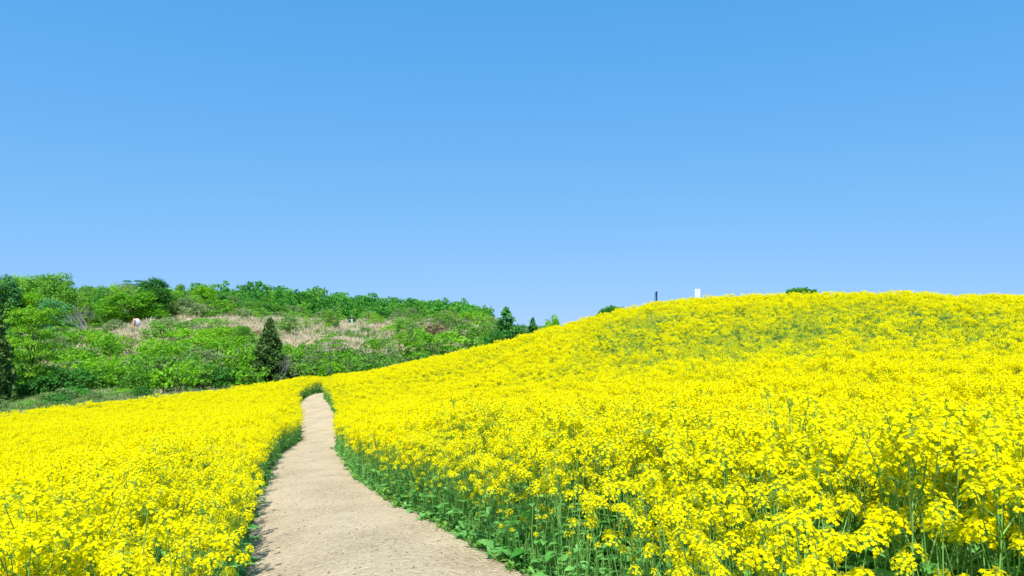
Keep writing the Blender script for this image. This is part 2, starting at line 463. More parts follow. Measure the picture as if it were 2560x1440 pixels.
def flower_head(rg, n=26, size=1.0, lod=0):
    """Domed raceme: four-petalled flowers on short stalks round green buds (materials 0 petal, 1 stem, 2 bud)."""
    b = MB()
    h = 0.055 * size
    for i in range(n):
        t = (i + 0.5) / n
        ph = i * 2.39996 + rg.uniform(-0.3, 0.3)
        rr = (0.012 + 0.040 * t ** 0.65) * size * rg.uniform(0.85, 1.15)
        z = h * (1.0 - t ** 1.3) + rg.uniform(-0.006, 0.006)
        p = np.array([math.cos(ph) * rr, math.sin(ph) * rr, z])
        nrm = np.array([math.cos(ph) * (0.25 + 0.6 * t), math.sin(ph) * (0.25 + 0.6 * t), 0.9 - 0.35 * t]) + np.array([rg.uniform(-.3, .3) for _ in range(3)])
        nn, a, c = frame(nrm)
        ro = rg.uniform(0, 1.57)
        L_ = (0.0102 if lod == 0 else 0.0120) * size ** 0.5 * rg.uniform(0.75, 1.15)
        if lod == 0:
            for k in range(4):
                q = ro + k * math.pi / 2 + rg.uniform(-.12, .12)
                d = math.cos(q) * a + math.sin(q) * c
                s = -math.sin(q) * a + math.cos(q) * c
                w = L_ * 0.46
                lift = rg.uniform(0.0, 0.35)
                p0 = p + d * 0.0012
                p1 = p + d * L_ * 0.55 + nn * L_ * 0.22 * lift
                p2 = p + d * L_ * 1.0 + nn * L_ * (0.3 * lift - 0.08)
                b.add([p0 - s * w * .25, p0 + s * w * .25, p1 + s * w, p1 - s * w, p2 + s * w * .7, p2 - s * w * .7],
                      [(0, 1, 2, 3), (3, 2, 4, 5)], 0)
            st = np.array([0, 0, max(0.0, z - 0.022 * size)])
            s = c * 0.0007
            b.add([st - s, st + s, p + s, p - s], [(0, 1, 2, 3)], 1)
        else:
            d = math.cos(ro) * a + math.sin(ro) * c
            s = -math.sin(ro) * a + math.cos(ro) * c
            k = L_ * 1.12
            b.add([p - d * k, p - s * k * .8 + nn * .003, p + d * k, p + s * k * .8 + nn * .003], [(0, 1, 2, 3)], 0)
    for i in range(9 if lod == 0 else 3):
        ph = rg.uniform(0, 6.28); rr = rg.uniform(0, 0.010) * size
        c = np.array([math.cos(ph) * rr, math.sin(ph) * rr, h * 1.02 + rg.uniform(-.004, .006)])
        e = 0.0028 * size * (1 if lod == 0 else 1.8)
        b.add([c + [e, 0, 0], c + [0, e, 0], c + [-e, 0, 0], c + [0, -e, 0], c + [0, 0, 2.2 * e], c - [0, 0, e]],
              [(0, 1, 4), (1, 2, 4), (2, 3, 4), (3, 0, 4), (1, 0, 5), (2, 1, 5), (3, 2, 5), (0, 3, 5)], 2)
    b.tube([(0, 0, -0.02), (0, 0, h)], [0.0022, 0.0012], 3, 1, False)
    return b

def leaf_blade(rg, L_, W_, droop=0.5, fold=0.2, seg=4):
    b = MB()
    vs, fs = [], []
    for i in range(seg + 1):
        t = i / seg
        w = W_ * (math.sin(math.pi * min(1, 0.12 + t * 0.88)) ** 0.7) * (1 + rg.uniform(-.18, .18)) if i < seg else 0.002
        x = L_ * t
        z = L_ * (0.45 * t - droop * t * t)
        wv = rg.uniform(-.02, .02) * L_
        vs += [(x, -w, z + fold * w + wv), (x, 0, z), (x, w, z + fold * w - wv)]
        if i:
            o = (i - 1) * 3
            fs += [(o, o + 1, o + 4, o + 3), (o + 1, o + 2, o + 5, o + 4)]
    b.add(vs, fs, 0)
    return b

def plant_spec(rg, height, nheads, nleaves, pods=6, leafy=1.0, low=0.5):
    """Skeleton of one plant: stem curve, branches with their tips, leaf placements."""
    lean = (rg.uniform(-.09, .09), rg.uniform(-.09, .09))
    def axis(t): return np.array([lean[0] * t * t + 0.012 * math.sin(5 * t + lean[0] * 60), lean[1] * t * t + 0.012 * math.cos(4 * t), height * t])
    stems = [([axis(t) for t in np.linspace(0, 1, 6)], np.linspace(0.0052, 0.002, 6))]
    heads = [(axis(1.0), 1.0)]
    for k in range(nheads - 1):
        t0 = low + (0.92 - low) * (k / max(1, nheads - 1)) + rg.uniform(-.05, .05)
        ph = k * 2.4 + rg.uniform(-.5, .5)
        rr = rg.uniform(0.05, 0.19)
        p0 = axis(t0)
        top = height * min(1.03, t0 + rg.uniform(0.12, 0.34))
        p3 = np.array([p0[0] + math.cos(ph) * rr, p0[1] + math.sin(ph) * rr, top])
        p1 = p0 * 0.6 + p3 * 0.4 + np.array([math.cos(ph), math.sin(ph), -0.6]) * rr * 0.25
        stems.append(([p0, p1, p3], [0.003, 0.0024, 0.0016]))
        heads.append((p3, rg.uniform(0.6, 1.08)))
    podl = []
    for (pts, _) in stems[:4]:
        for j in range(pods):
            t = rg.uniform(0.45, 0.92)
            q = t * (len(pts) - 1); i = int(q); p = pts[i] * (1 - q + i) + pts[min(i + 1, len(pts) - 1)] * (q - i)
            ph = rg.uniform(0, 6.28)
            e = p + np.array([math.cos(ph) * 0.03, math.sin(ph) * 0.03, 0.022]) * rg.uniform(0.7, 1.5)
            podl.append((p, e))
    leaves = []
    for k in range(nleaves):
        t = 0.03 + 0.72 * (k / max(1, nleaves)) ** 1.1 + rg.uniform(0, .06)
        ph = k * 2.2 + rg.uniform(-.4, .4)
        L_ = (0.20 - 0.15 * t) * rg.uniform(.8, 1.25) * leafy
        leaves.append((axis(t), ph, L_, L_ * rg.uniform(.20, .30) * (1.35 - t), rg.uniform(-.2, .5)))
    return stems, heads, podl, leaves

def edge_spec(rg, nl, bloom=True):
    h = rg.uniform(.80, .98) if bloom else rg.uniform(.55, .75)
    stems, heads, podl, leaves = plant_spec(rg, h, rg.choice([2, 3, 3, 4]), nl, 2 if bloom else 0, .68, .60)
    if not bloom: heads = []
    for k in range(4):                       # bare side shoots from the base
        ph = k * 1.7 + rg.uniform(-.4, .4); rr = rg.uniform(.05, .13); hh = h * rg.uniform(.5, .9)
        e = np.array([math.cos(ph) * rr, math.sin(ph) * rr, hh])
        stems.append(([e * [.2, .2, 0], e * [.8, .8, .5], e], [.0038, .003, .0018]))
        if bloom and k == 0: heads.append((e, rg.uniform(.45, .75)))
    return stems, heads, podl, leaves
def stem_mb(stems, podl, n=4):
    b = MB()
    for pts, r_ in stems: b.tube(pts, r_, n, 0, False)
    for p, e in podl:
        d = e - p; s = np.cross(d, [0, 0, 1]); s = s / (np.linalg.norm(s) + 1e-9) * 0.0013
        b.add([p - s, p + s, e + s * .6, e - s * .6], [(0, 1, 2, 3)], 0)
    return b

def joined_plant(rg, spec, lod, nfl):
    stems, heads, podl, leaves = spec
    b = MB()
    s = stem_mb(stems, podl, 4 if lod == 0 else 3)
    b.merge(s, None, {0: 1})
    for p, sz in heads:
        hb = flower_head(rg, nfl if lod == 0 else max(8, int(nfl * .85)), sz * (1.05 if lod == 0 else 1.15), lod)
        b.merge(hb, Matrix.Translation(p) @ Matrix.Rotation(rg.uniform(0, 6.28), 4, 'Z') @ Matrix.Rotation(rg.uniform(-.35, .35), 4, 'X'))
    for p, ph, L_, W_, tilt in leaves:
        lb = leaf_blade(rg, L_, W_, seg=4 if lod == 0 else 2)
        b.merge(lb, Matrix.Translation(p) @ Matrix.Rotation(ph, 4, 'Z') @ Matrix.Rotation(-tilt, 4, 'Y'), {0: 3})
    return b
PM = [M['petal'], M['stem'], M['bud'], M['leaf']]
PMS = [M['petal'], M['stem'], M['bud'], M['leaf_pale']]

rg = random.Random(5)
def joined_set(lod):
    out = []
    for k in range(6):   # 0-5 full bloom
        out.append(joined_plant(rg, plant_spec(rg, rg.uniform(.88, 1.02), 10, 6, 3), lod, 40).mesh('rapeseed_full', PM))
    for k in range(3):   # 6-8 sparse, going to seed
        out.append(joined_plant(rg, plant_spec(rg, rg.uniform(.84, 1.0), rg.choice([2, 3, 3]), 7, 9, 0.9, .62), lod, 13).mesh('rapeseed_sparse', PMS))
    for k in range(2):   # 9-10 path edge: leaves and shoots without flowers
        out.append(joined_plant(rg, edge_spec(rg, 12, False), lod, 20).mesh('rapeseed_edge', PM))
    for k in range(2):   # 11-12 path edge: a few heads on bare stems
        out.append(joined_plant(rg, edge_spec(rg, 10), lod, 22).mesh('rapeseed_edge', PM))
    return out
LOD0, LOD1 = joined_set(0), joined_set(1)

# positions of all plants: jittered grid, thinner far away
def jgrid(x0, x1, y0, y1, s):
    X, Y = np.meshgrid(np.arange(x0, x1, s), np.arange(y0, y1, s))
    X = X.ravel() + NP.uniform(-.48, .48, X.size) * s; Y = Y.ravel() + NP.uniform(-.48, .48, Y.size) * s
    return X, Y
px_, py_ = [], []
for (x0, x1, y0, y1, s) in ((-9, 9, -1.0, 9, .152), (-16, 16, 9, 18, .18), (-26, 27, 18, 30, .20), (-34, 30, 30, 52, .22)):
    X, Y = jgrid(x0, x1, y0, y1, s)
    keep = (np.abs(X) < 0.74 * np.maximum(Y, 0) + 2.2) & in_field(X, Y, 0.03) & ~((np.abs(X) < 0.45) & (Y < 1.2) & (Y > -1.5))
    px_.append(X[keep]); py_.append(Y[keep])
ey = 1.0 + 47.5 * NP.random(5200) ** 1.15
el, er = path_edges(ey)
eo = np.abs(NP.normal(.10, .12, len(ey)))
ex = np.where(NP.random(len(ey)) < .5, el - eo, er + eo)
ek = in_field(ex, ey, 0.0)
px_.append(ex[ek]); py_.append(ey[ek])
FX, FY = np.concatenate(px_), np.concatenate(py_)
l_, r_ = path_edges(FY)
PD = np.where(FX < l_, l_ - FX, FX - r_); PD = np.where(FY > 49.2, 9, PD)   # distance from the path edge
near_cam = np.hypot(FX, FY) > 1.15
FX, FY, PD = FX[near_cam], FY[near_cam], PD[near_cam]
FZ = terr(FX, FY)
U = col(FX, FY)
def lump(x, y, s, seed):
    return (np.sin(x / s + seed) * np.cos(y / s * 1.13 + seed * 2.1) + np.sin((x + y) / s * .71 + seed * 1.7) * .7 + np.sin((x - 1.6 * y) / s * 1.9 + seed) * .4) / 2.1
sparse = np.exp(-((U - 1900) / 560) ** 2 - ((FY - 20.5) / 6.5) ** 2) * 1.0
sparse = np.maximum(sparse, 0.95 * np.exp(-((U - 1580) / 190) ** 2 - ((FY - 26) / 6.5) ** 2))
sparse = np.maximum(sparse, 0.62 * np.exp(-((U - 1230) / 170) ** 2 - ((FY - 31) / 3.0) ** 2))
sparse = np.maximum(sparse, 0.9 * np.exp(-((U - 2400) / 330) ** 2 - ((FY - 18.5) / 5) ** 2))
sparse = np.clip(sparse + 0.12 * lump(FX, FY, 1.6, 3.0) * (sparse > .12) + 0.05, 0, 1)
is_sp = NP.random(len(FX)) < sparse
right_side = FX > path_edges(FY)[1]
EW = 0.35 + np.where(right_side, .42, .20) * np.exp(-((FY - 3.6) / 3.2) ** 2) + .13 * lump(FX, FY, .6, 2.0)
is_ed = (PD < EW) & (NP.random(len(FX)) < 0.85)
bl_ed = NP.random(len(FX)) < np.clip(.10 + .55 * PD / EW, 0, .7)
pick = np.where(is_ed, np.where(bl_ed, 11, 9) + NP.integers(0, 2, len(FX)), np.where(is_sp, NP.integers(6, 9, len(FX)), NP.integers(0, 6, len(FX))))
SC = 1.0 + 0.10 * lump(FX, FY, .55, 1.0) + NP.normal(0, 0.07, len(FX))
SC *= np.where(is_ed, np.where(bl_ed, np.clip(.58 + PD * .8 + NP.normal(0, .12, len(FX)), .4, 1.0), np.clip(0.34 + PD * .95 + NP.normal(0, .10, len(FX)), .22, .95)), np.clip(0.72 + PD * .4, .72, 1.0))
SC = np.clip(SC, .22, np.where(FY > 15, 1.1, 1.2))
RZ = NP.uniform(0, 6.283, len(FX)); TX = NP.normal(0, .07, len(FX)); TY = NP.normal(0, .07, len(FX))
# keep a few gaps
gap = NP.random(len(FX)) < 0.03 + 0.06 * np.clip(lump(FX, FY, .8, 5.0) - .3, 0, 1)
far_side = (FY > 12) & (NP.random(len(FX)) < 0.0)
keep = ~gap & ~far_side
FX, FY, FZ, PD, U, pick, SC, RZ, TX, TY = [a[keep] for a in (FX, FY, FZ, PD, U, pick, SC, RZ, TX, TY)]

# the 300 plants that show largest stand as things of their own
vis_h = FZ + SC * .95
row = HOR + (EYE - vis_h) * FPX / np.maximum(FY, .3)
cand = (U > -60) & (U < 2620) & (row < 1500) & (FY > 1.0)
order = np.argsort(np.where(cand, FY, 1e9))[:300]
solo = np.zeros(len(FX), bool); solo[order] = True

NVAR = {'full': 9, 'sparse': 2, 'edge': 3, 'green': 3}
head_meshes = [flower_head(rg, rg.choice([26, 38, 46, 52]), 1.0, 0).mesh('flower_head', PM) for _ in range(9)]
leaf_meshes = [leaf_blade(rg, 1.0, rg.uniform(.22, .30), rg.uniform(.35, .7), .2, 5).mesh('leaf', [M['leaf']], True) for _ in range(5)]
def plant_proto(kind):
    if kind == 'full': sp = plant_spec(rg, rg.uniform(.90, 1.07), rg.choice([6, 7, 8]), 3, 5)
    elif kind == 'sparse': sp = plant_spec(rg, rg.uniform(.88, 1.05), 4, 3, 9, .9, .6)
    else: sp = edge_spec(rg, 8, kind == 'edge')
    stems, heads, podl, leaves = sp
    parts = [('stem', stem_mb(stems, podl, 5).mesh('stem', [M['stem']], True), Matrix.Identity(4))]
    for p, sz in heads:
        parts.append(('flower_head', rg.choice(head_meshes), Matrix.Translation(p) @ Matrix.Rotation(rg.uniform(0, 6.28), 4, 'Z')
                      @ Matrix.Rotation(rg.uniform(-.35, .35), 4, 'X') @ Matrix.Scale(sz * 1.12, 4)))
    for p, ph, L_, W_, tilt in leaves:
        parts.append(('leaf', rg.choice(leaf_meshes), Matrix.Translation(p) @ Matrix.Rotation(ph, 4, 'Z') @ Matrix.Rotation(-tilt, 4, 'Y') @ Matrix.Scale(L_, 4)))
    return parts
protos = {k: [plant_proto(k) for _ in range(n)] for k, n in NVAR.items()}
for i in order:
    kind = 'edge' if pick[i] >= 11 else 'green' if pick[i] >= 9 else ('sparse' if pick[i] >= 6 else 'full')
    left = FX[i] < 0.2 and FX[i] < path_edges(FY[i])[0]
    side = 'left' if left else 'right'
    root = empty('rapeseed_plant', (FX[i], FY[i], FZ[i] - .01))
    root.rotation_euler = (TX[i], TY[i], RZ[i]); root.scale = (SC[i],) * 3
    if kind == 'edge': lab = 'rapeseed plant with few blooms on bare stems near the %s path edge' % side
    elif kind == 'green': lab = 'green leafy rapeseed plant without flowers at the %s edge of the dirt path' % side
    elif kind == 'sparse': lab = 'rapeseed plant with bare pods and few blooms near camera, %s of path' % side
    else: lab = 'tall rapeseed plant in full yellow bloom close to the camera, %s of the path' % side
    tag(root, lab, 'rapeseed plant', 'foreground rapeseed plants %s of the path' % side)
    for nm, me, mt in rg.choice(protos[kind]):
        c = bpy.data.objects.new(nm, me); COL.objects.link(c)
        c.parent = root; c.matrix_local = mt
# everything further away is one uncountable field
rest = ~solo
dd = np.hypot(FX, FY)
pk = np.where(dd < 9, pick, pick + 13)
rots = np.c_[TX, TY, RZ]; scl = np.repeat(SC[:, None], 3, 1)
P3 = np.c_[FX, FY, FZ - .01]
scatter('rapeseed_field', P3[rest], rots[rest], scl[rest], pk[rest], LOD0 + LOD1,
        'dense field of yellow flowering rapeseed covering both sides of the path', 'flower field')
print('plants', len(FX), 'rest', rest.sum())

# ---------------------------------------------------------------- path litter and edge weeds
def sliver(L_, w):
    b = MB(); z = .004
    b.add([(-L_ / 2, -w, z), (-L_ / 2, w, z), (0, w, z + L_ * .06), (0, -w, z + L_ * .06), (L_ / 2, w * .6, z), (L_ / 2, -w * .6, z)],
          [(3, 2, 1, 0), (5, 4, 2, 3)], 0)
    return b.mesh('straw_sliver', [M['straw']])
sl = [sliver(a, w) for a, w in ((.02, .0013), (.035, .0014), (.05, .0016), (.08, .0018))]
def path_pts(n, y0, y1, bias=1.0, ext=0.05):
    y = y0 + (y1 - y0) * NP.random(n) ** bias
    a, b = path_edges(y)
    t = NP.uniform(-ext, 1 + ext, n)
    x = a * (1 - t) + b * t
    return x, y
x, y = path_pts(30000, 2.0, 22, 1.6)
z = terr(x, y) + .02
scatter('straw_litter', np.c_[x, y, z], np.c_[NP.normal(0, .12, len(x)), NP.normal(0, .12, len(x)), NP.uniform(0, 6.28, len(x))],
        np.repeat(NP.uniform(.6, 1.3, len(x))[:, None], 3, 1), NP.choice(4, len(x), p=[.4, .35, .18, .07]), sl,
        'short pale straw scattered over the dirt path', 'straw')
def crumb(rg):
    b = MB(); vs = []
    for k in range(6): a = k * math.pi / 3; vs.append((math.cos(a) * rg.uniform(.7, 1.2), math.sin(a) * rg.uniform(.5, 1.0), 0))
    vs.append((0.1, 0, rg.uniform(.5, .8)))
    b.add(vs, [(k, (k + 1) % 6, 6) for k in range(6)], 0)
    return b.mesh('soil_crumb', [M['crumb']])
cr_ = [crumb(rg) for _ in range(4)]
x, y = path_pts(4600, 2.5, 24, 1.5, .1)
scatter('soil_crumbs', np.c_[x, y, terr(x, y) + .016], np.c_[np.zeros(len(x)), np.zeros(len(x)), NP.uniform(0, 6.28, len(x))],
        np.repeat((.005 + .016 * NP.random(len(x)) ** 3)[:, None], 3, 1), NP.integers(0, 4, len(x)), cr_,
        'dark soil crumbs lying on the dirt path', 'soil')
def weed(rg, n, h, w):
    b = MB()
    for k in range(n):
        ph = rg.uniform(0, 6.28); r0 = rg.uniform(0, .05)
        lb = leaf_blade(rg, h * rg.uniform(.5, 1.1), w * rg.uniform(.6, 1.2), rg.uniform(.2, .7), .2, 3)
        b.merge(lb, Matrix.Translation((math.cos(ph) * r0, math.sin(ph) * r0, rg.uniform(0, .05))) @ Matrix.Rotation(ph, 4, 'Z') @ Matrix.Rotation(-rg.uniform(.1, 1.1), 4, 'Y'))
    return b
weeds = [weed(rg, 12, .07, .022).mesh('weed', [M['leaf']]), weed(rg, 14, .06, .012).mesh('weed', [M['weed']]), weed(rg, 26, .055, .016).mesh('weed', [M['weed']]),
         weed(rg, 9, .10, .026).mesh('weed', [M['leaf']])]
wx, wy = [], []
for sgn in (0, 1):
    n = 2600
    y = 1.2 + 48 * NP.random(n) ** 1.35
    a, b = path_edges(y)
    off = np.where(NP.random(n) < .88, NP.exponential(.09, n) - .01, -np.abs(NP.normal(0, .05, n)))
    x = np.where(sgn, b + off, a - off)
    wx.append(x); wy.append(y)
wx, wy = np.concatenate(wx), np.concatenate(wy)
scatter('edge_weeds', np.c_[wx, wy, terr(wx, wy)], np.c_[NP.normal(0, .1, len(wx)), NP.normal(0, .1, len(wx)), NP.uniform(0, 6.28, len(wx))],
        np.repeat(NP.uniform(.4, 1.05, len(wx))[:, None], 3, 1), NP.choice(4, len(wx), p=[.22, .4, .32, .06]), weeds,
        'low green weeds growing along both edges of the path', 'weeds')

# ---------------------------------------------------------------- trees and shrubs
def rand_unit(n):
    v = NP.normal(size=(n, 3)); return v / np.linalg.norm(v, axis=1, keepdims=True)
def quads_mb(C, Nn, size, asp=0.6):
    """Leaf-sized faces: centres, facing, size."""
    n = len(C)
    t = rand_unit(n); a = np.cross(Nn, t); a /= np.linalg.norm(a, axis=1, keepdims=True) + 1e-9
    b = np.cross(Nn, a)
    s = size * NP.uniform(.6, 1.4, n)[:, None]
    V = np.stack([C - a * s, C - b * s * asp + Nn * s * .15, C + a * s, C + b * s * asp + Nn * s * .15], 1).reshape(-1, 3)
    F = np.arange(4 * n).reshape(n, 4)
    return V, F
def crown_mesh(name, clumps, leaf, per, mat, up=0.5, flat=1.0):
    Vs, Fs, o = [], [], 0
    for c, r_ in clumps:
        n = max(12, int(per * r_ * r_))
        d = rand_unit(n)
        d[:, 2] = np.where(d[:, 2] < -0.25, -d[:, 2] * NP.uniform(0, 1, n), d[:, 2])
        rr = r_ * NP.uniform(.55, 1.08, n)[:, None]
        C = np.asarray(c) + d * rr * np.array([1, 1, flat])
        Nn = d * .6 + rand_unit(n) * .55 + np.array([0, 0, up]); Nn /= np.linalg.norm(Nn, axis=1, keepdims=True)
        V, F = quads_mb(C, Nn, leaf)
        Vs.append(V); Fs.append(F + o); o += len(V)
    return make_mesh(name, np.vstack(Vs), np.vstack(Fs).tolist(), [mat])
def limb(b, p0, p1, r0, r1, rg, n=5, sag=.15):
    p0, p1 = np.asarray(p0, float), np.asarray(p1, float)
    L_ = np.linalg.norm(p1 - p0)
    mid = [(1 - t) * p0 + t * p1 + np.array([rg.uniform(-1, 1), rg.uniform(-1, 1), -sag * math.sin(t * math.pi) * 2]) * L_ * .06 for t in (.33, .66)]
    b.tube([p0, *mid, p1], np.linspace(r0, r1, 4), n, 0)
def broadleaf(rg, H, W, mat, leaf=.135, per=190, base=.20, nclump=60, flat=1.05, bark='bark', trunk=.1, layered=False):
    b = MB()
    top = np.array([rg.uniform(-.05, .05) * W, rg.uniform(-.05, .05) * W, H * .8])
    limb(b, (0, 0, -.3), top, trunk, trunk * .25, rg, 7)
    clumps = []
    for k in range(nclump):
        t = (k + .5) / nclump
        z = H * (base + (.93 - base) * t)
        tt = (z / H - base) / (1 - base)
        prof = (math.sin(math.pi * min(1, .18 + .8 * tt)) ** .6) * (1 if not layered else (.55 + .45 * math.sin(k * 2.3) ** 2))
        ph = k * 2.39996 + rg.uniform(-.4, .4)
        rr = W * .5 * prof * rg.uniform(.40, .88)
        c = np.array([math.cos(ph) * rr, math.sin(ph) * rr, z + rg.uniform(-.04, .04) * H])
        clumps.append((c, W * rg.uniform(.10, .18)))
        if k % 2 == 0:
            s = max(.12, tt - .35) if tt > .35 else .12
            q = np.array([top[0] * s, top[1] * s, H * (base * .7 + (.8 - base * .7) * max(0, tt - .25))])
            limb(b, q, c, trunk * .4, trunk * .08, rg, 5)
    return b.mesh('trunk', [M[bark]], True), crown_mesh('crown', clumps, leaf, per, M[mat], .3, flat)
def conifer(rg, H, W, mat, leaf=.10, per=36, tiers=15, bark='bark', base=.08, droop=.25, gapy=.0):
    b = MB(); b.tube([(0, 0, -.3), (0.02, 0, H * .5), (0, 0, H)], [.09 * H / 5, .055 * H / 5, .008], 7, 0)
    Vs, Fs, o = [], [], 0
    for k in range(tiers):
        t = k / (tiers - 1)
        z = H * (base + (.97 - base) * t)
        R_ = W * .5 * (1 - t) ** .8 * rg.uniform(.8, 1.1) + .06
        nb = max(4, int(9 * (1 - t) + 3))
        for j in range(nb):
            if rg.random() < gapy: continue
            ph = j * 6.283 / nb + k * .8 + rg.uniform(-.25, .25)
            rb = R_ * rg.uniform(.65, 1.12)
            tip = np.array([math.cos(ph) * rb, math.sin(ph) * rb, z - droop * rb + rg.uniform(-.1, .12)])
            b.tube([(0, 0, z), tip], [.012, .004], 3, 0, False)
            n = max(10, int(per * (rb + .3)))
            s = NP.uniform(.15, 1.05, n) ** .7
            C = np.array([0, 0, z]) * (1 - s[:, None]) + tip * s[:, None] + NP.normal(0, .10 * (.5 + rb * .4), (n, 3)) * np.array([1, 1, .6])
            Nn = rand_unit(n) * .7 + np.array([math.cos(ph) * .4, math.sin(ph) * .4, .5]); Nn /= np.linalg.norm(Nn, axis=1, keepdims=True)
            V, F = quads_mb(C, Nn, leaf, .45); Vs.append(V); Fs.append(F + o); o += len(V)
    return b.mesh('trunk', [M[bark]], True), make_mesh('crown', np.vstack(Vs), np.vstack(Fs).tolist(), [M[mat]])
def cone_tree(rg, H, W, mat, leaf=.085, per=170, n=70, base=.04, ragged=.15, bark='bark', prof=1.15):
    """Bushy conifer: drooping sprays packed in an uneven cone."""
    b = MB(); b.tube([(0, 0, -.3), (0.03, 0, H * .5), (0, 0, H * .98)], [.02 * H, .012 * H, .004], 7, 0)
    clumps = []
    for k in range(n):
        t = ((k + .5) / n) ** 1.15
        z = H * (base + (.96 - base) * t)
        R_ = W * .5 * (min(1.0, (1 - t) ** prof * 1.35 + .01)) * rg.uniform(1 - ragged * 2, 1 + ragged)
        ph = k * 2.39996 + rg.uniform(-.5, .5)
        c = np.array([math.cos(ph) * R_ * .72, math.sin(ph) * R_ * .72, z - R_ * .12])
        b.tube([(0, 0, z), c], [.014, .005], 3, 0, False)
        clumps.append((c, W * rg.uniform(.09, .15) * (1.2 - .85 * t)))
    return b.mesh('trunk', [M[bark]], True), crown_mesh('crown', clumps, leaf, per * 2.2, M[mat], .15, 1.15)
def shrub(rg, H, W, mat, leaf=.10, per=220, nclump=24, bark='bark'):
    b = MB(); clumps = []
    for k in range(nclump):
        ph = k * 2.39996 + rg.uniform(-.4, .4)
        rr = W * .5 * math.sqrt((k + .5) / nclump) * .85
        z = H * (0.92 - .55 * (rr / (W * .5)) ** 1.6) * rg.uniform(.62, 1.0)
        c = np.array([math.cos(ph) * rr, math.sin(ph) * rr, z])
        clumps.append((c, W * rg.uniform(.09, .16)))
        limb(b, (rg.uniform(-.12, .12), rg.uniform(-.12, .12), -.15), c, .028, .007, rg, 4)
        if k % 2: clumps.append((c * np.array([.95, .95, .5]), W * .14))
    return b.mesh('branches', [M[bark]], True), crown_mesh('foliage', clumps, leaf, per, M[mat], .3, .9)
def bare_tree(rg, H, lean=(0, 0), bark='palebark', spread=.55, depth=4, r0=.07):
    b = MB()
    def rec(p, d, L_, r_, k):
        e = p + d * L_
        mid = (p + e) / 2 + np.array([rg.uniform(-1, 1), rg.uniform(-1, 1), 0]) * L_ * .06
        b.tube([p, mid, e], [r_, r_ * .85, r_ * .65], 5 if k < 2 else 3, 0, False)
        if k >= depth: return
        for j in range(3 if k else 4):
            nd = d + np.array([rg.uniform(-1, 1), rg.uniform(-1, 1), rg.uniform(-.25, .6)]) * spread
            nd /= np.linalg.norm(nd)
            rec(p + (e - p) * rg.uniform(.55, 1), nd, L_ * rg.uniform(.55, .8), r_ * .6, k + 1)
    d = np.array([lean[0], lean[1], 1.0]); d /= np.linalg.norm(d)
    rec(np.array([0, 0, -.2]), d, H * .42, r0, 0)
    return b.mesh('trunk', [M[bark]], True)

PT = {
 'bright': [broadleaf(rg, 8, 6, 'f_bright'), broadleaf(rg, 8, 6.5, 'f_bright', nclump=30)],
 'mid': [broadleaf(rg, 8, 6, 'f_mid'), broadleaf(rg, 8, 5.5, 'f_mid', nclump=22), broadleaf(rg, 8, 6.5, 'f_mid', nclump=32)],
 'dark': [broadleaf(rg, 8, 6, 'f_dark'), broadleaf(rg, 8, 5.5, 'f_dark', nclump=30)],
 'blue': [broadleaf(rg, 8, 5.5, 'f_blue'), broadleaf(rg, 8, 6, 'f_blue', nclump=22)],
 'olive': [broadleaf(rg, 8, 5.5, 'f_olive', per=110, bark='palebark'), broadleaf(rg, 8, 5, 'f_olive', per=80, bark='palebark', nclump=20)],
 'layer': [broadleaf(rg, 6, 5.5, 'f_lime', leaf=.085, per=330, base=.2, nclump=30, flat=.4, layered=True)],
 'lime': [broadleaf(rg, 4, 3.4, 'f_lime', leaf=.08, per=230, base=.35, nclump=20, flat=.5, layered=True, trunk=.06)],
 'slender': [broadleaf(rg, 4, 2.6, 'f_bright', leaf=.075, per=260, base=.33, nclump=17, flat=.32, layered=True, trunk=.05, bark='palebark')],
 'cedar': [cone_tree(rg, 5, 2.9, 'f_cedar', leaf=.11, per=300, n=120, ragged=.14, prof=.8)],
 'conifer': [cone_tree(rg, 5, 3.6, 'f_dark', leaf=.11, per=230, n=84, ragged=.26, prof=.95)],
 'smallcon': [conifer(rg, 4, 2.6, 'f_dark', leaf=.08, per=85, tiers=9, droop=-.15, gapy=.2)],
 'round': [broadleaf(rg, 4, 3.6, 'f_bright', leaf=.10, per=420, nclump=34, base=.06)],
 'pine': [broadleaf(rg, 8, 6, 'f_blue', leaf=.12, per=150, base=.6, nclump=13, flat=.35, layered=True)],
 'thinpine': [broadleaf(rg, 4, 3.2, 'f_olive', leaf=.08, per=170, base=.3, nclump=17, flat=.5)],
}
PS = {
 's_mid': [shrub(rg, 2.2, 3.0, 'f_mid') , shrub(rg, 2.2, 2.6, 'f_mid', nclump=13)],
 's_bright': [shrub(rg, 2.2, 3.0, 'f_bright'), shrub(rg, 2.0, 2.6, 'f_bright', nclump=12)],
 's_olive': [shrub(rg, 2.2, 3.0, 'f_olive', per=190), shrub(rg, 2.0, 2.6, 'f_olive', per=150)],
 's_dark': [shrub(rg, 2.2, 2.8, 'f_dark')],
 's_rust': [shrub(rg, 1.6, 2.4, 'f_rust', per=170)],
 's_yellow': [shrub(rg, 1.6, 2.6, 'ywildflower', per=170)],
}
def bounds(me):
    a = np.empty(len(me.vertices) * 3, np.float32); me.vertices.foreach_get('co', a); a = a.reshape(-1, 3)
    return np.ptp(a[:, 0]), a[:, 2].max()
SIZE = {}
for dct in (PT, PS):
    for k, L_ in dct.items():
        for i, (tr, cr) in enumerate(L_): SIZE[k, i] = bounds(cr)
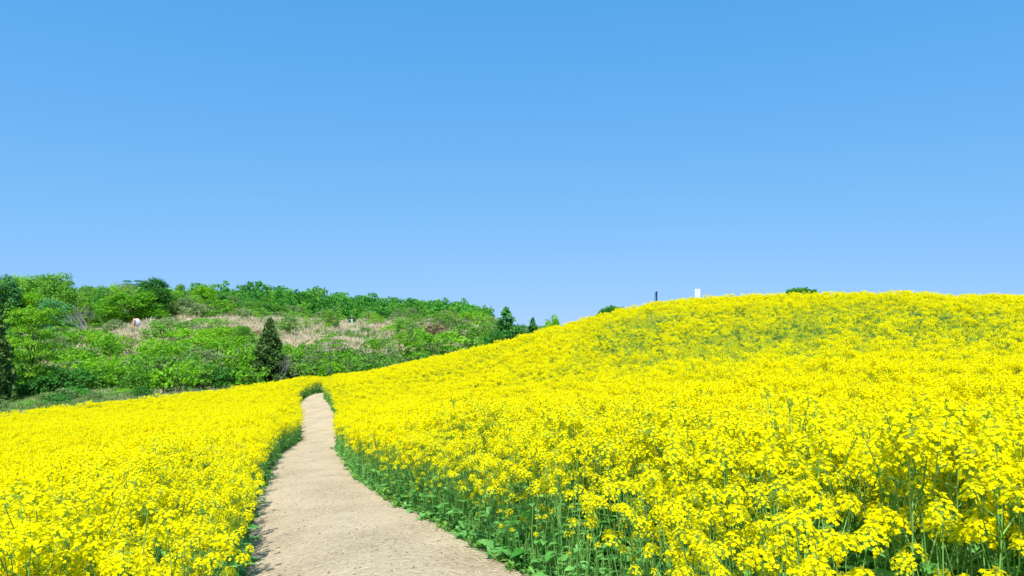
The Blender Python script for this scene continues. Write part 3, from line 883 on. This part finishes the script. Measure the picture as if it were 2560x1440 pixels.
def plant_tree(kind, x, y, H, W, name, label, cat, group=None, var=None):
    dct = PT if kind in PT else PS
    var = rg.randrange(len(dct[kind])) if var is None else var
    tr, cr = dct[kind][var]
    w0, h0 = SIZE[kind, var]
    o = empty(name, (x, y, tz(x, y) - .05), rg.uniform(0, 6.28))
    o.scale = (W / w0, W / w0, H / h0)
    obj('trunk' if kind in PT else 'branches', tr, o); obj('crown' if kind in PT else 'foliage', cr, o)
    return tag(o, label, cat, group)
def by_pix(kind, px, top, d, wpx, name, label, cat, group=None, var=None):
    x, y = (px - 1280) / FPX * d, d
    H = pix(px, top, d)[2] - tz(x, y)
    return plant_tree(kind, x, y, max(.6, H), wpx / FPX * d, name, label, cat, group, var)

# landmark trees, each told apart by look and neighbours
for a in (
 ('cedar', -16, 738, 47, 130, 'cedar_tree', 'dark brownish cedar cut off by the left frame edge behind yellow field', 'tree'),
 ('layer', 82, 765, 51, 170, 'maple_tree', 'bright layered maple tree beside dark cedar at the left edge of picture', 'tree'),
 ('cedar', 676, 790, 55, 112, 'cedar_tree', 'dark bushy cone-shaped cedar standing behind the field left of path end', 'tree'),
 ('slender', 826, 832, 54, 82, 'young_tree', 'slender light green tree with pale trunk right of the dark cedar', 'tree'),
 ('conifer', 1266, 764, 62, 165, 'fir_tree', 'large dark green fir rising behind the sloping edge of field', 'tree'),
 ('conifer', 1332, 791, 66, 96, 'fir_tree', 'small blue-green fir between large fir and round leafy tree', 'tree'),
 ('round', 1382, 782, 64, 58, 'round_tree', 'small round bright leafy tree, rightmost of three at the field slope', 'tree'),
 ('lime', 942, 786, 108, 54, 'young_tree', 'yellow-green young tree alone on dry grass bank', 'tree'),
 ('thinpine', 815, 768, 112, 40, 'pine_tree', 'greyish thin pine standing on the dry bank near yellow bushes', 'tree'),
 ('pine', 331, 699, 150, 58, 'pine_tree', 'dark flat-topped pine poking above the wood on skyline', 'tree'),
 ('bright', 330, 722, 92, 190, 'broadleaf_tree', 'large bright green tree right behind the roadside mirror', 'tree'),
 ('bright', 245, 738, 104, 120, 'broadleaf_tree', 'bright green tree behind the leaning bare grey branches', 'tree'),
 ('mid', 105, 686, 100, 170, 'broadleaf_tree', 'tall soft green tree at top of the left wood above the maple', 'tree'),
 ('bright', 50, 684, 108, 130, 'broadleaf_tree', 'tallest bright green tree of the left wood near the frame edge', 'tree'),
 ('blue', 12, 682, 92, 120, 'broadleaf_tree', 'tall bluish green tree at the left frame edge above the dark cedar', 'tree'),
 ('blue', 140, 742, 84, 110, 'broadleaf_tree', 'bluish green tree just right of and behind the layered maple', 'tree'),
 ('olive', 462, 738, 100, 70, 'broadleaf_tree', 'pale half-leafed tree at the top of dry grass bank', 'tree'),
 ('mid', 532, 775, 96, 80, 'broadleaf_tree', 'green spreading tree rooted at the dry bank above the shrubs', 'tree'),
 ('lime', 1000, 830, 66, 60, 'young_tree', 'light green round tree low on bank right of the bare soil', 'tree'),
 ('mid', 1222, 800, 64, 70, 'broadleaf_tree', 'soft green tree pressed against the left side of the large fir', 'tree'),
 ('dark', 1300, 806, 66, 60, 'broadleaf_tree', 'low dark green tree filling the gap between the two firs', 'tree'),
 ('mid', 1356, 808, 68, 50, 'broadleaf_tree', 'low soft green tree between the small fir and the round tree', 'tree'),
 ('dark', 1240, 818, 60, 60, 'broadleaf_tree', 'dark green low tree at the foot of the large fir', 'tree'),
): by_pix(*a)
# leaning bare tree and pale saplings
def bare(px, top, d, lean, name, label, cat, group=None, r0=.07, depth=4, spread=.55):
    x = (px - 1280) / FPX * d
    H = pix(px, top, d)[2] - tz(x, d)
    me_ = bare_tree(rg, H, lean, 'palebark', spread, depth, r0)
    o = empty(name, (x, d, tz(x, d)), 0)
    obj('trunk', me_, o)
    return tag(o, label, cat, group)
bare(236, 752, 76, (-.55, 0), 'bare_tree', 'leaning bare tree with pale grey branches in front of the wood', 'tree', r0=.07, spread=.5)
bare(200, 750, 77, (.1, 0), 'bare_tree', 'dead pale grey tree with fanned branches left of the leaning one', 'tree', r0=.06, spread=.8)
bare(702, 868, 53.2, (.02, 0), 'bare_tree', 'thin bare grey tree standing right beside the dark cone-shaped cedar', 'tree', r0=.05, depth=3)
bare(655, 905, 52.8, (-.15, 0), 'bare_tree', 'low forked bare sapling in front of the dark cone-shaped cedar', 'tree', r0=.03, depth=3)
for k, px in enumerate((371, 384, 391, 397)):
    bare(px, 800 + k, 88, (rg.uniform(-.08, .08), 0), 'bare_sapling', 'thin pale bare sapling on the bank crest right of the mirror', 'sapling',
         'bare saplings right of the mirror', r0=.035, depth=1, spread=.12)

# shrubs on the bank
SHN = {'s_mid': 'mid green leafy', 's_bright': 'bright green leafy', 's_olive': 'dull olive twiggy', 's_dark': 'dark green dense', 's_rust': 'rusty brown twiggy', 's_yellow': 'yellow flowering'}
def where(px):
    for lim, t in ((170, 'below the layered maple'), (420, 'below the roadside mirror'), (640, 'left of the dark cone-shaped cedar'), (800, 'between the dark cedar and slender tree'),
                   (960, 'right of the slender pale-trunked tree'), (1180, 'below the right end of dry bank')):
        if px < lim: return t
    return 'beside the large fir'
def shrub_at(kind, px, d, H, W, tier):
    if 298 < px < 376 and 64 < d < 80: H = min(H, .75)
    x = (px - 1280) / FPX * d
    lab = '%s %s shrub %s' % (SHN[kind], tier, where(px))
    plant_tree(kind, x, d, H, W, 'shrub', lab, 'shrub', '%s shrubs %s' % (tier, where(px)))
for px in np.arange(-50, 60, 24):
    for d in (58, 66, 76): shrub_at(rg.choice(['s_mid', 's_dark', 's_mid']), px + rg.uniform(-8, 8), d + rg.uniform(-2, 2), rg.uniform(1.8, 2.8), rg.uniform(2.4, 3.2), 'thicket')
for px in np.arange(40, 700, 30):                                    # front row behind the field
    d = np.interp(px, [0, 640, 830, 1000, 1200], [47.5, 53, 56.5, 55, 54]) + rg.uniform(0, 2) + (1.8 if px < 330 else 0)
    shrub_at(rg.choice(['s_mid', 's_mid', 's_bright', 's_dark']), px + rg.uniform(-12, 12), d, rg.uniform(1.6, 2.4), rg.uniform(2.2, 3.0), 'front-row')
for px in np.arange(720, 1230, 30):
    d = np.interp(px, [0, 640, 830, 1000, 1200], [47.5, 53, 56.5, 55, 54]) + rg.uniform(0, 2)
    shrub_at(rg.choice(['s_mid', 's_olive', 's_olive', 's_mid']), px + rg.uniform(-12, 12), d, rg.uniform(1.2, 2.2), rg.uniform(2.0, 2.8), 'front-row')
for dd_, hh in ((57.5, 2.3), (64.5, 2.4), (72, 2.1)):                      # thicket on the lower bank
    for px in np.arange(60, 640, 37):
        shrub_at(rg.choice(['s_mid', 's_mid', 's_bright', 's_olive', 's_bright']), px + rg.uniform(-14, 14), dd_ + rg.uniform(-2.5, 2.5), hh * rg.uniform(.8, 1.2), rg.uniform(2.7, 3.7), 'thicket')
for dd_ in (61, 67):
    for px in np.arange(1000, 1260, 40):
        if dd_ > 64 and 640 < px < 1000 and rg.random() < .55: continue
        shrub_at(rg.choice(['s_mid', 's_olive', 's_mid', 's_bright']), px + rg.uniform(-18, 18), dd_ + rg.uniform(-2.5, 2.5), rg.uniform(1.4, 2.3), rg.uniform(2.0, 3.0), 'thicket')
for px in np.arange(600, 1010, 22):                                    # taller growth between cedar and slender tree
    for d in (58.5, 64, 70):
        if d > 66 and rg.random() < .35: continue
        shrub_at(rg.choice(['s_mid', 's_olive', 's_mid', 's_bright', 's_olive']), px + rg.uniform(-10, 10), d + rg.uniform(-2, 2), rg.uniform(1.7, 2.9) * (1 if px < 760 else .85), rg.uniform(2.0, 3.0), 'thicket')
for px in np.r_[np.arange(430, 780, 17), np.arange(1010, 1240, 17)]:     # low trees along the bank's top
    d = np.interp(px, [430, 600, 780, 1000, 1240], [96, 112, 132, 138, 104]) + rg.uniform(0, 14)
    kd = rg.choice(['mid', 'bright', 'mid', 'olive', 'dark']); H = rg.uniform(2.6, 4.4) * (1 if px < 800 else .62)
    plant_tree(kd, (px - 1280) / FPX * d, d, H, H * rg.uniform(.9, 1.2), 'woodland_tree', 'low %s tree along the top edge of the dry bank' % {'mid': 'soft green', 'bright': 'bright green', 'olive': 'half-leafed', 'dark': 'deep green'}[kd], 'tree', 'low trees along the top of the bank')
for px, d, k, H, W in ((1075, 66, 's_bright', 3.0, 4.0), (1110, 70, 's_bright', 2.6, 4.2), (1040, 72, 's_bright', 3.0, 2.6), (1200, 72, 's_mid', 3.0, 3.6), (1160, 80, 's_mid', 2.6, 4),
                      (925, 68, 's_bright', 2.2, 1.9), (1215, 66, 's_mid', 3.2, 3.0), (1235, 60, 's_mid', 2.6, 3.0), (1140, 92, 's_olive', 2.2, 4), (1180, 98, 's_bright', 2.6, 4), (1090, 100, 's_olive', 2, 4),
                      (790, 106, 's_mid', 1.7, 4.2), (1030, 112, 's_olive', 1.6, 4), (950, 104, 's_rust', 1.2, 3), (1010, 96, 's_rust', 1.3, 4), (1085, 86, 's_rust', 1.6, 3.6)):
    shrub_at(k, px, d, H, W, 'upper-bank')
for px in np.r_[np.arange(480, 900, 26), np.arange(900, 1240, 22)]:     # scattered along the top of the bank
    d = np.interp(px, [480, 600, 760, 880, 1000, 1150, 1230], [90, 104, 122, 142, 138, 122, 98]) + rg.uniform(2, 8)
    if 850 < px < 905: continue
    shrub_at(rg.choice(['s_olive', 's_mid', 's_olive', 's_mid', 's_bright']), px + rg.uniform(-12, 12), d, rg.uniform(1.6, 3.0), rg.uniform(3.0, 5.0), 'bank-top')
for dd_, lim in ((77, 640), (82, 600), (88, 560)):
    for px in np.arange(70, lim, 44):
        if 300 < px < 380 and dd_ > 76: continue
        shrub_at(rg.choice(['s_mid', 's_bright', 's_olive', 's_mid', 's_bright']), px + rg.uniform(-14, 14), dd_ + rg.uniform(-2, 2), rg.uniform(1.0, 1.8) * (1 if dd_ < 86 else .7), rg.uniform(2.4, 3.6), 'upper-bank')
for k in range(48):
    px = rg.uniform(520, 1200); d = rg.uniform(74, 118)
    shrub_at(rg.choice(['s_mid', 's_olive', 's_olive', 's_bright', 's_rust']), px, d, rg.uniform(.6, 1.5), rg.uniform(1.4, 3.2), 'upper-bank')
YN = {'thinpine': 'greyish thin pine', 'lime': 'yellow-green sapling', 'slender': 'slender pale-trunked sapling', 'olive': 'half-leafed sapling', 'mid': 'round green sapling'}
for k in range(44):                                                    # young trees dotted over the bank
    px = rg.uniform(540, 1225); d = rg.uniform(76, 136)
    if abs(px - 880) < 16: continue
    kd = rg.choice(['thinpine', 'lime', 'olive', 'mid', 'mid', 'slender'])
    H = rg.uniform(1.6, 3.0)
    plant_tree(kd, (px - 1280) / FPX * d, d, H, H * rg.uniform(.7, 1.1), 'young_tree', '%s on the dry bank %s' % (YN[kd], where(px)), 'tree', 'young trees on the dry bank')
for k in range(20):                                                    # low growth on the strip at the far left
    px = rg.uniform(-40, 360)
    shrub_at(rg.choice(['s_mid', 's_olive', 's_olive', 's_bright', 's_dark']), px, np.interp(px, EU, ED) + rg.uniform(5, 11), rg.uniform(.5, 1.2), rg.uniform(1.2, 2.6), 'low')
by_pix('s_yellow', 772, 795, 128, 28, 'flowering_shrub', 'small yellow flowering bush on the bank left of the thin pine', 'shrub')
by_pix('s_yellow', 788, 793, 131, 42, 'flowering_shrub', 'wider yellow flowering bush on bank touching the thin pine', 'shrub')
by_pix('s_yellow', 832, 796, 136, 34, 'flowering_shrub', 'faint yellow flowering bush on the bank right of the thin pine', 'shrub')

# wood on the left hill: each tree a thing
TN = {'bright': 'bright green', 'mid': 'soft green', 'dark': 'deep green', 'blue': 'bluish green', 'olive': 'pale half-leafed'}
def wood_where(px):
    return ('above the layered maple' if px < 190 else 'above the roadside mirror' if px < 430 else 'above the left half of dry bank')
rows = ((118, 30), (130, 28), (96, 34), (108, 32), (122, 30), (138, 28), (156, 26), (176, 24), (198, 24))
for d, st in rows:
    for px in np.arange(-60, 700, st * 1.9):
        if d < 115 and px > 420: continue
        if d < 150 and px > 545: continue
        q = px + rg.uniform(-16, 16); e = d + rg.uniform(-5, 5)
        k = rg.choice(['bright', 'mid', 'mid', 'dark', 'mid', 'blue' if q < 250 else 'bright', 'olive' if rg.random() < .4 else 'mid'])
        x = (q - 1280) / FPX * e
        H = rg.uniform(5.6, 7.8) * (1.15 if q < 150 else .92)
        plant_tree(k, x, e, H, H * rg.uniform(.75, .95), 'woodland_tree', '%s broadleaf tree in the left wood, %s' % (TN[k], wood_where(q)), 'tree', 'wood on the left hill')
# far ridge: a wood that reads as one mass
X, Y = [], []
for d in np.arange(215, 520, 7.5):
    for px in np.arange(430, 1222, 3.6 * FPX / d):
        X.append((px + rg.uniform(-8, 8) - 1280) / FPX * d); Y.append(d + rg.uniform(-4, 4))
for d in np.arange(470, 530, 6):
    for px in np.r_[np.arange(1466, 1562, 6), np.arange(1972, 2040, 6)]:
        X.append((px + rg.uniform(-5, 5) - 1280) / FPX * d); Y.append(d + rg.uniform(-3, 3))
X, Y = np.array(X), np.array(Y)
def joined_tree(tr_cr):
    tr, cr = tr_cr
    b = MB(); 
    for m_, me_ in ((0, tr), (1, cr)):
        vs = [tuple(v.co) for v in me_.vertices]; b.add(vs, [tuple(p.vertices) for p in me_.polygons], m_)
    return b.mesh('ridge_tree', [tr.materials[0], cr.materials[0]])
for k in ('f_ridge', 'f_ridge2'): pass
M['f_ridge'] = leaf_mat('foliage_ridge', (0.04, 0.22, 0.02), (0.14, 0.46, 0.05), trans=.4, obj_var=.7)
M['f_ridge2'] = leaf_mat('foliage_ridge_light', (0.09, 0.31, 0.02), (0.25, 0.55, 0.06), trans=.4, obj_var=.7)
far_src = [joined_tree(broadleaf(rg, 5.5, 5, k, leaf=.26, per=60, nclump=18, base=.2)) for k in ('f_ridge', 'f_ridge', 'f_ridge2')]
s = np.where(X > 20, .38 + .3 * NP.random(len(X)), .7 + .95 * NP.random(len(X)) ** 1.6)
scatter('far_wood', np.c_[X, Y, terr(X, Y) - .2], np.c_[np.zeros(len(X)), np.zeros(len(X)), NP.uniform(0, 6.28, len(X))], np.c_[s, s, s * NP.uniform(.85, 1.15, len(X))],
        NP.choice(3, len(X), p=[.4, .35, .25]), far_src, 'dense green wood covering the far ridge', 'woodland')

# ---------------------------------------------------------------- grasses of the bank and of the field margin
def tuft(rg, n, h, w, mat, spread=.12, bend=.6):
    b = MB()
    for k in range(n):
        ph = rg.uniform(0, 6.28); r0 = rg.uniform(0, spread); hh = h * rg.uniform(.5, 1.1); bd = bend * rg.uniform(.2, 1) * hh
        p = np.array([math.cos(ph * 3) * r0, math.sin(ph * 3) * r0, -.03]); d = np.array([math.cos(ph), math.sin(ph), 0])
        s = np.array([-d[1], d[0], 0]) * w
        m_ = p + d * bd * .35 + [0, 0, hh * .6]; e = p + d * bd + [0, 0, hh]
        b.add([p - s, p + s, m_ + s * .8, m_ - s * .8, e], [(0, 1, 2, 3), (3, 2, 4)], 0)
    return b.mesh('grass_tuft', [M[mat]])
tufts = [tuft(rg, 26, .9, .02, 'dry', .3, .9), tuft(rg, 22, .7, .022, 'dry', .35, 1.1), tuft(rg, 22, .7, .02, 'grass', .3), tuft(rg, 18, .5, .018, 'grass', .25)]
X = NP.uniform(-46, 0, 42000); Y = 60 + 95 * NP.random(42000) ** 1.2
c_ = col(X, Y)
g = lump(X, Y, 3.0, 2.0) + NP.normal(0, .25, len(X))
keep = (c_ > 40) & (c_ < 1260) & ~((np.abs(c_ - 880) < 14) & (Y > 118))
X, Y, g, c_ = X[keep], Y[keep], g[keep], c_[keep]
green = (g > .26) | (NP.random(len(X)) < .25) | ((Y < 68) & (NP.random(len(X)) < .6))
dr = ~green
def put(name, sel, picks, lab, cat, sz=(.6, 1.2)):
    x, y = X[sel], Y[sel]
    scatter(name, np.c_[x, y, terr(x, y)], np.c_[NP.normal(0, .12, len(x)), NP.normal(0, .12, len(x)), NP.uniform(0, 6.28, len(x))],
            np.repeat(NP.uniform(*sz, len(x))[:, None], 3, 1), NP.choice(picks, len(x)), tufts, lab, cat)
put('dry_grass', dr, [0, 1], 'pale dry grass covering the bank behind the field', 'grass')
put('bank_grass', green, [2, 3], 'green grass growing in patches on the bank', 'grass')
n = 24000
q = np.where(NP.random(n) < .6, NP.uniform(-90, 400, n), NP.uniform(-60, 1250, n))
Y = np.interp(q, EU, ED) + .4 + NP.random(n) * np.where(q < 400, 15, 7); X = (q - 1280) / FPX * Y
put('margin_grass', np.arange(n) % 4 != 0, [2, 3, 3], 'rough green grass on the strip behind the yellow field', 'grass', (.5, .9))
put('margin_straw', np.arange(n) % 4 == 0, [1], 'dead straw grass on the strip behind the yellow field', 'grass', (.4, .7))

# ---------------------------------------------------------------- roadside mirror, sign, banner, person
x, d = (335 - 1280) / FPX * 78, 78.0
z0 = tz(x, d); top = pix(335, 795, d)[2]
t = empty('traffic_mirror', (x, d, z0))
b = MB(); b.tube([(0, 0, -.3), (0, 0, top - z0)], .055, 12, 0); b.tube([(0, 0, top - z0), (0, 0, top - z0 + .03)], [.058, .03], 12, 0)
obj('post', b.mesh('post', [M['orange']], True), t)
b = MB(); zc = pix(339, 806, d)[2] - z0; xc = .17
prof = [(0, .10), (.2, .13), (.34, .18), (.39, .22), (.40, .26)]
n = 32; vs, fs = [], []
for r_, y_ in prof:
    for k in range(n): vs.append((xc + r_ * math.cos(k * 2 * math.pi / n), y_, zc + r_ * math.sin(k * 2 * math.pi / n)))
for i in range(len(prof) - 1):
    for k in range(n): fs.append((i * n + k, i * n + (k + 1) % n, (i + 1) * n + (k + 1) % n, (i + 1) * n + k))
b.add(vs, fs, 0); mbk = obj('mirror_back', b.mesh('mirror_back', [M['mirrorback']], True), t)
b = MB(); b.tube([(xc + .40 * math.cos(a), .265, zc + .40 * math.sin(a)) for a in np.linspace(0, 2 * math.pi, 33)], .02, 6, 0)
obj('rim', b.mesh('rim', [M['orange']], True), mbk)
b = MB(); vs = [(xc, .20, zc)] + [(xc + .395 * math.cos(k * 2 * math.pi / n), .262, zc + .395 * math.sin(k * 2 * math.pi / n)) for k in range(n)]
b.add(vs, [(0, 1 + (k + 1) % n, 1 + k) for k in range(n)], 0); obj('mirror_face', b.mesh('mirror_face', [M['glass']], True), mbk)
b = MB(); b.box((xc / 2, .07, zc), (.12, .03, .04), 0); b.box((xc / 2, .07, zc + .18), (.10, .025, .03), 0)
obj('bracket', b.mesh('bracket', [M['steel']]), t)
tag(t, 'round roadside mirror seen from behind on an orange post above the shrubs', 'mirror')

x, d = (1744 - 1280) / FPX * 36, 36.0
z0 = tz(x, d); top = pix(1744, 722, d)[2] - z0
t = empty('sign_board', (x, d, z0))
w = 6.6 / FPX * d
for sx in (-1, 1):
    b = MB(); b.box((sx * (w / 2 + .004), 0, top - .40), (w / 2 - .002, .012, .40), 0); obj('panel', b.mesh('panel', [M['white']]), t)
    b = MB(); b.tube([(sx * w * .75, .03, -.2), (sx * w * .75, .03, top - .05)], .012, 8, 0); obj('post', b.mesh('post', [M['steel']], True), t)
tag(t, 'small white two-panel sign board standing on the hill crest', 'sign')

x, d = (1640 - 1280) / FPX * 37, 37.0
z0 = tz(x, d); top = pix(1640, 728, d)[2] - z0
t = empty('banner_flag', (x, d, z0))
b = MB(); b.tube([(0, 0, -.2), (0, 0, top)], .014, 8, 0); b.tube([(-.01, 0, top - .01), (.09, 0, top - .01)], .008, 6, 0)
obj('pole', b.mesh('pole', [M['navy']], True), t)
def cloth(x0, x1, z1, z2, y_, seed):
    b = MB(); vs, fs = [], []
    nu_, nv_ = 5, 14
    for side in (0, .006):
        for j in range(nv_ + 1):
            for i in range(nu_ + 1):
                u, v = i / nu_, j / nv_
                vs.append((x0 + (x1 - x0) * u + .01 * math.sin(v * 5 + seed), y_ + side + .03 * math.sin(u * 6 + v * 4 + seed), z1 + (z2 - z1) * v))
    q = (nu_ + 1) * (nv_ + 1)
    for s_ in (0, q):
        for j in range(nv_):
            for i in range(nu_):
                a = s_ + j * (nu_ + 1) + i; fs.append((a, a + 1, a + nu_ + 2, a + nu_ + 1))
    b.add(vs, fs, 0); return b
obj('banner_cloth', cloth(.004, .075, top - .72, top - .03, 0, 1).mesh('banner_cloth', [M['navy']], True), t)
obj('banner_edge', cloth(-.055, -.03, top - .55, top - .06, .02, 2).mesh('banner_edge', [M['blue']], True), t)
tag(t, 'narrow dark blue furled banner on a pole at the hill crest', 'banner')

# person on the bank, seen from the waist up over the dry grass
x, d = (880 - 1280) / FPX * 141, 141.0
top = pix(880, 788.5, d)[2]
z0 = top - 1.68
t = empty('person', (x, d, z0))
def skin_mesh(nodes, edges, mat, name):
    me_ = bpy.data.meshes.new(name); me_.from_pydata([n_[0] for n_ in nodes], edges, [])
    o = bpy.data.objects.new(name, me_); COL.objects.link(o)
    md = o.modifiers.new('skin', 'SKIN'); md.use_smooth_shade = True
    for i, n_ in enumerate(nodes): me_.skin_vertices[0].data[i].radius = n_[1]
    me_.skin_vertices[0].data[0].use_root = True
    o.modifiers.new('sub', 'SUBSURF').levels = 1
    me_.materials.append(mat); return o
nodes = [((0, 0, .92), (.15, .10)), ((0, 0, 1.15), (.14, .09)), ((0, 0, 1.36), (.17, .10)), ((0, 0, 1.47), (.06, .06)), ((0, -.01, 1.58), (.078, .095)), ((0, -.01, 1.65), (.06, .07)),
         ((.19, 0, 1.38), (.055, .055)), ((.24, .01, 1.13), (.042, .042)), ((.22, -.10, .93), (.032, .032)), ((.21, -.14, .85), (.035, .02)),
         ((-.19, 0, 1.38), (.055, .055)), ((-.24, .01, 1.13), (.042, .042)), ((-.22, -.10, .93), (.032, .032)), ((-.21, -.14, .85), (.035, .02)),
         ((.10, 0, .84), (.09, .09)), ((.11, -.01, .48), (.06, .065)), ((.11, .01, .10), (.045, .05)), ((.12, -.13, .04), (.04, .03)),
         ((-.10, 0, .84), (.09, .09)), ((-.11, -.01, .48), (.06, .065)), ((-.11, .01, .10), (.045, .05)), ((-.12, -.13, .04), (.04, .03))]
edges = [(0, 1), (1, 2), (2, 3), (3, 4), (4, 5), (2, 6), (6, 7), (7, 8), (8, 9), (2, 10), (10, 11), (11, 12), (12, 13), (0, 14), (14, 15), (15, 16), (16, 17), (0, 18), (18, 19), (19, 20), (20, 21)]
o = skin_mesh(nodes, edges, M['skin'], 'body'); o.parent = t
jn = [((0, 0, .90), (.17, .12)), ((0, 0, 1.15), (.16, .11)), ((0, 0, 1.37), (.185, .115)), ((0, 0, 1.45), (.08, .075)), ((.20, 0, 1.38), (.07, .07)), ((.245, .01, 1.13), (.056, .056)), ((.222, -.09, .95), (.045, .045)),
      ((-.20, 0, 1.38), (.07, .07)), ((-.245, .01, 1.13), (.056, .056)), ((-.222, -.09, .95), (.045, .045))]
o = skin_mesh(jn, [(0, 1), (1, 2), (2, 3), (2, 4), (4, 5), (5, 6), (2, 7), (7, 8), (8, 9)], M['navy'], 'jacket'); o.parent = t
tn = [((0, 0, .90), (.155, .11)), ((.10, 0, .82), (.10, .10)), ((.11, -.01, .48), (.075, .08)), ((.11, .01, .12), (.06, .065)), ((-.10, 0, .82), (.10, .10)), ((-.11, -.01, .48), (.075, .08)), ((-.11, .01, .12), (.06, .065))]
o = skin_mesh(tn, [(0, 1), (1, 2), (2, 3), (0, 4), (4, 5), (5, 6)], M['white'], 'trousers'); o.parent = t
hn = [((0, .02, 1.68), (.075, .085)), ((0, .05, 1.60), (.08, .06))]
o = skin_mesh(hn, [(0, 1)], M['hair'], 'hair'); o.parent = t
tag(t, 'tiny person in navy jacket and white trousers standing behind the dry bank', 'person')
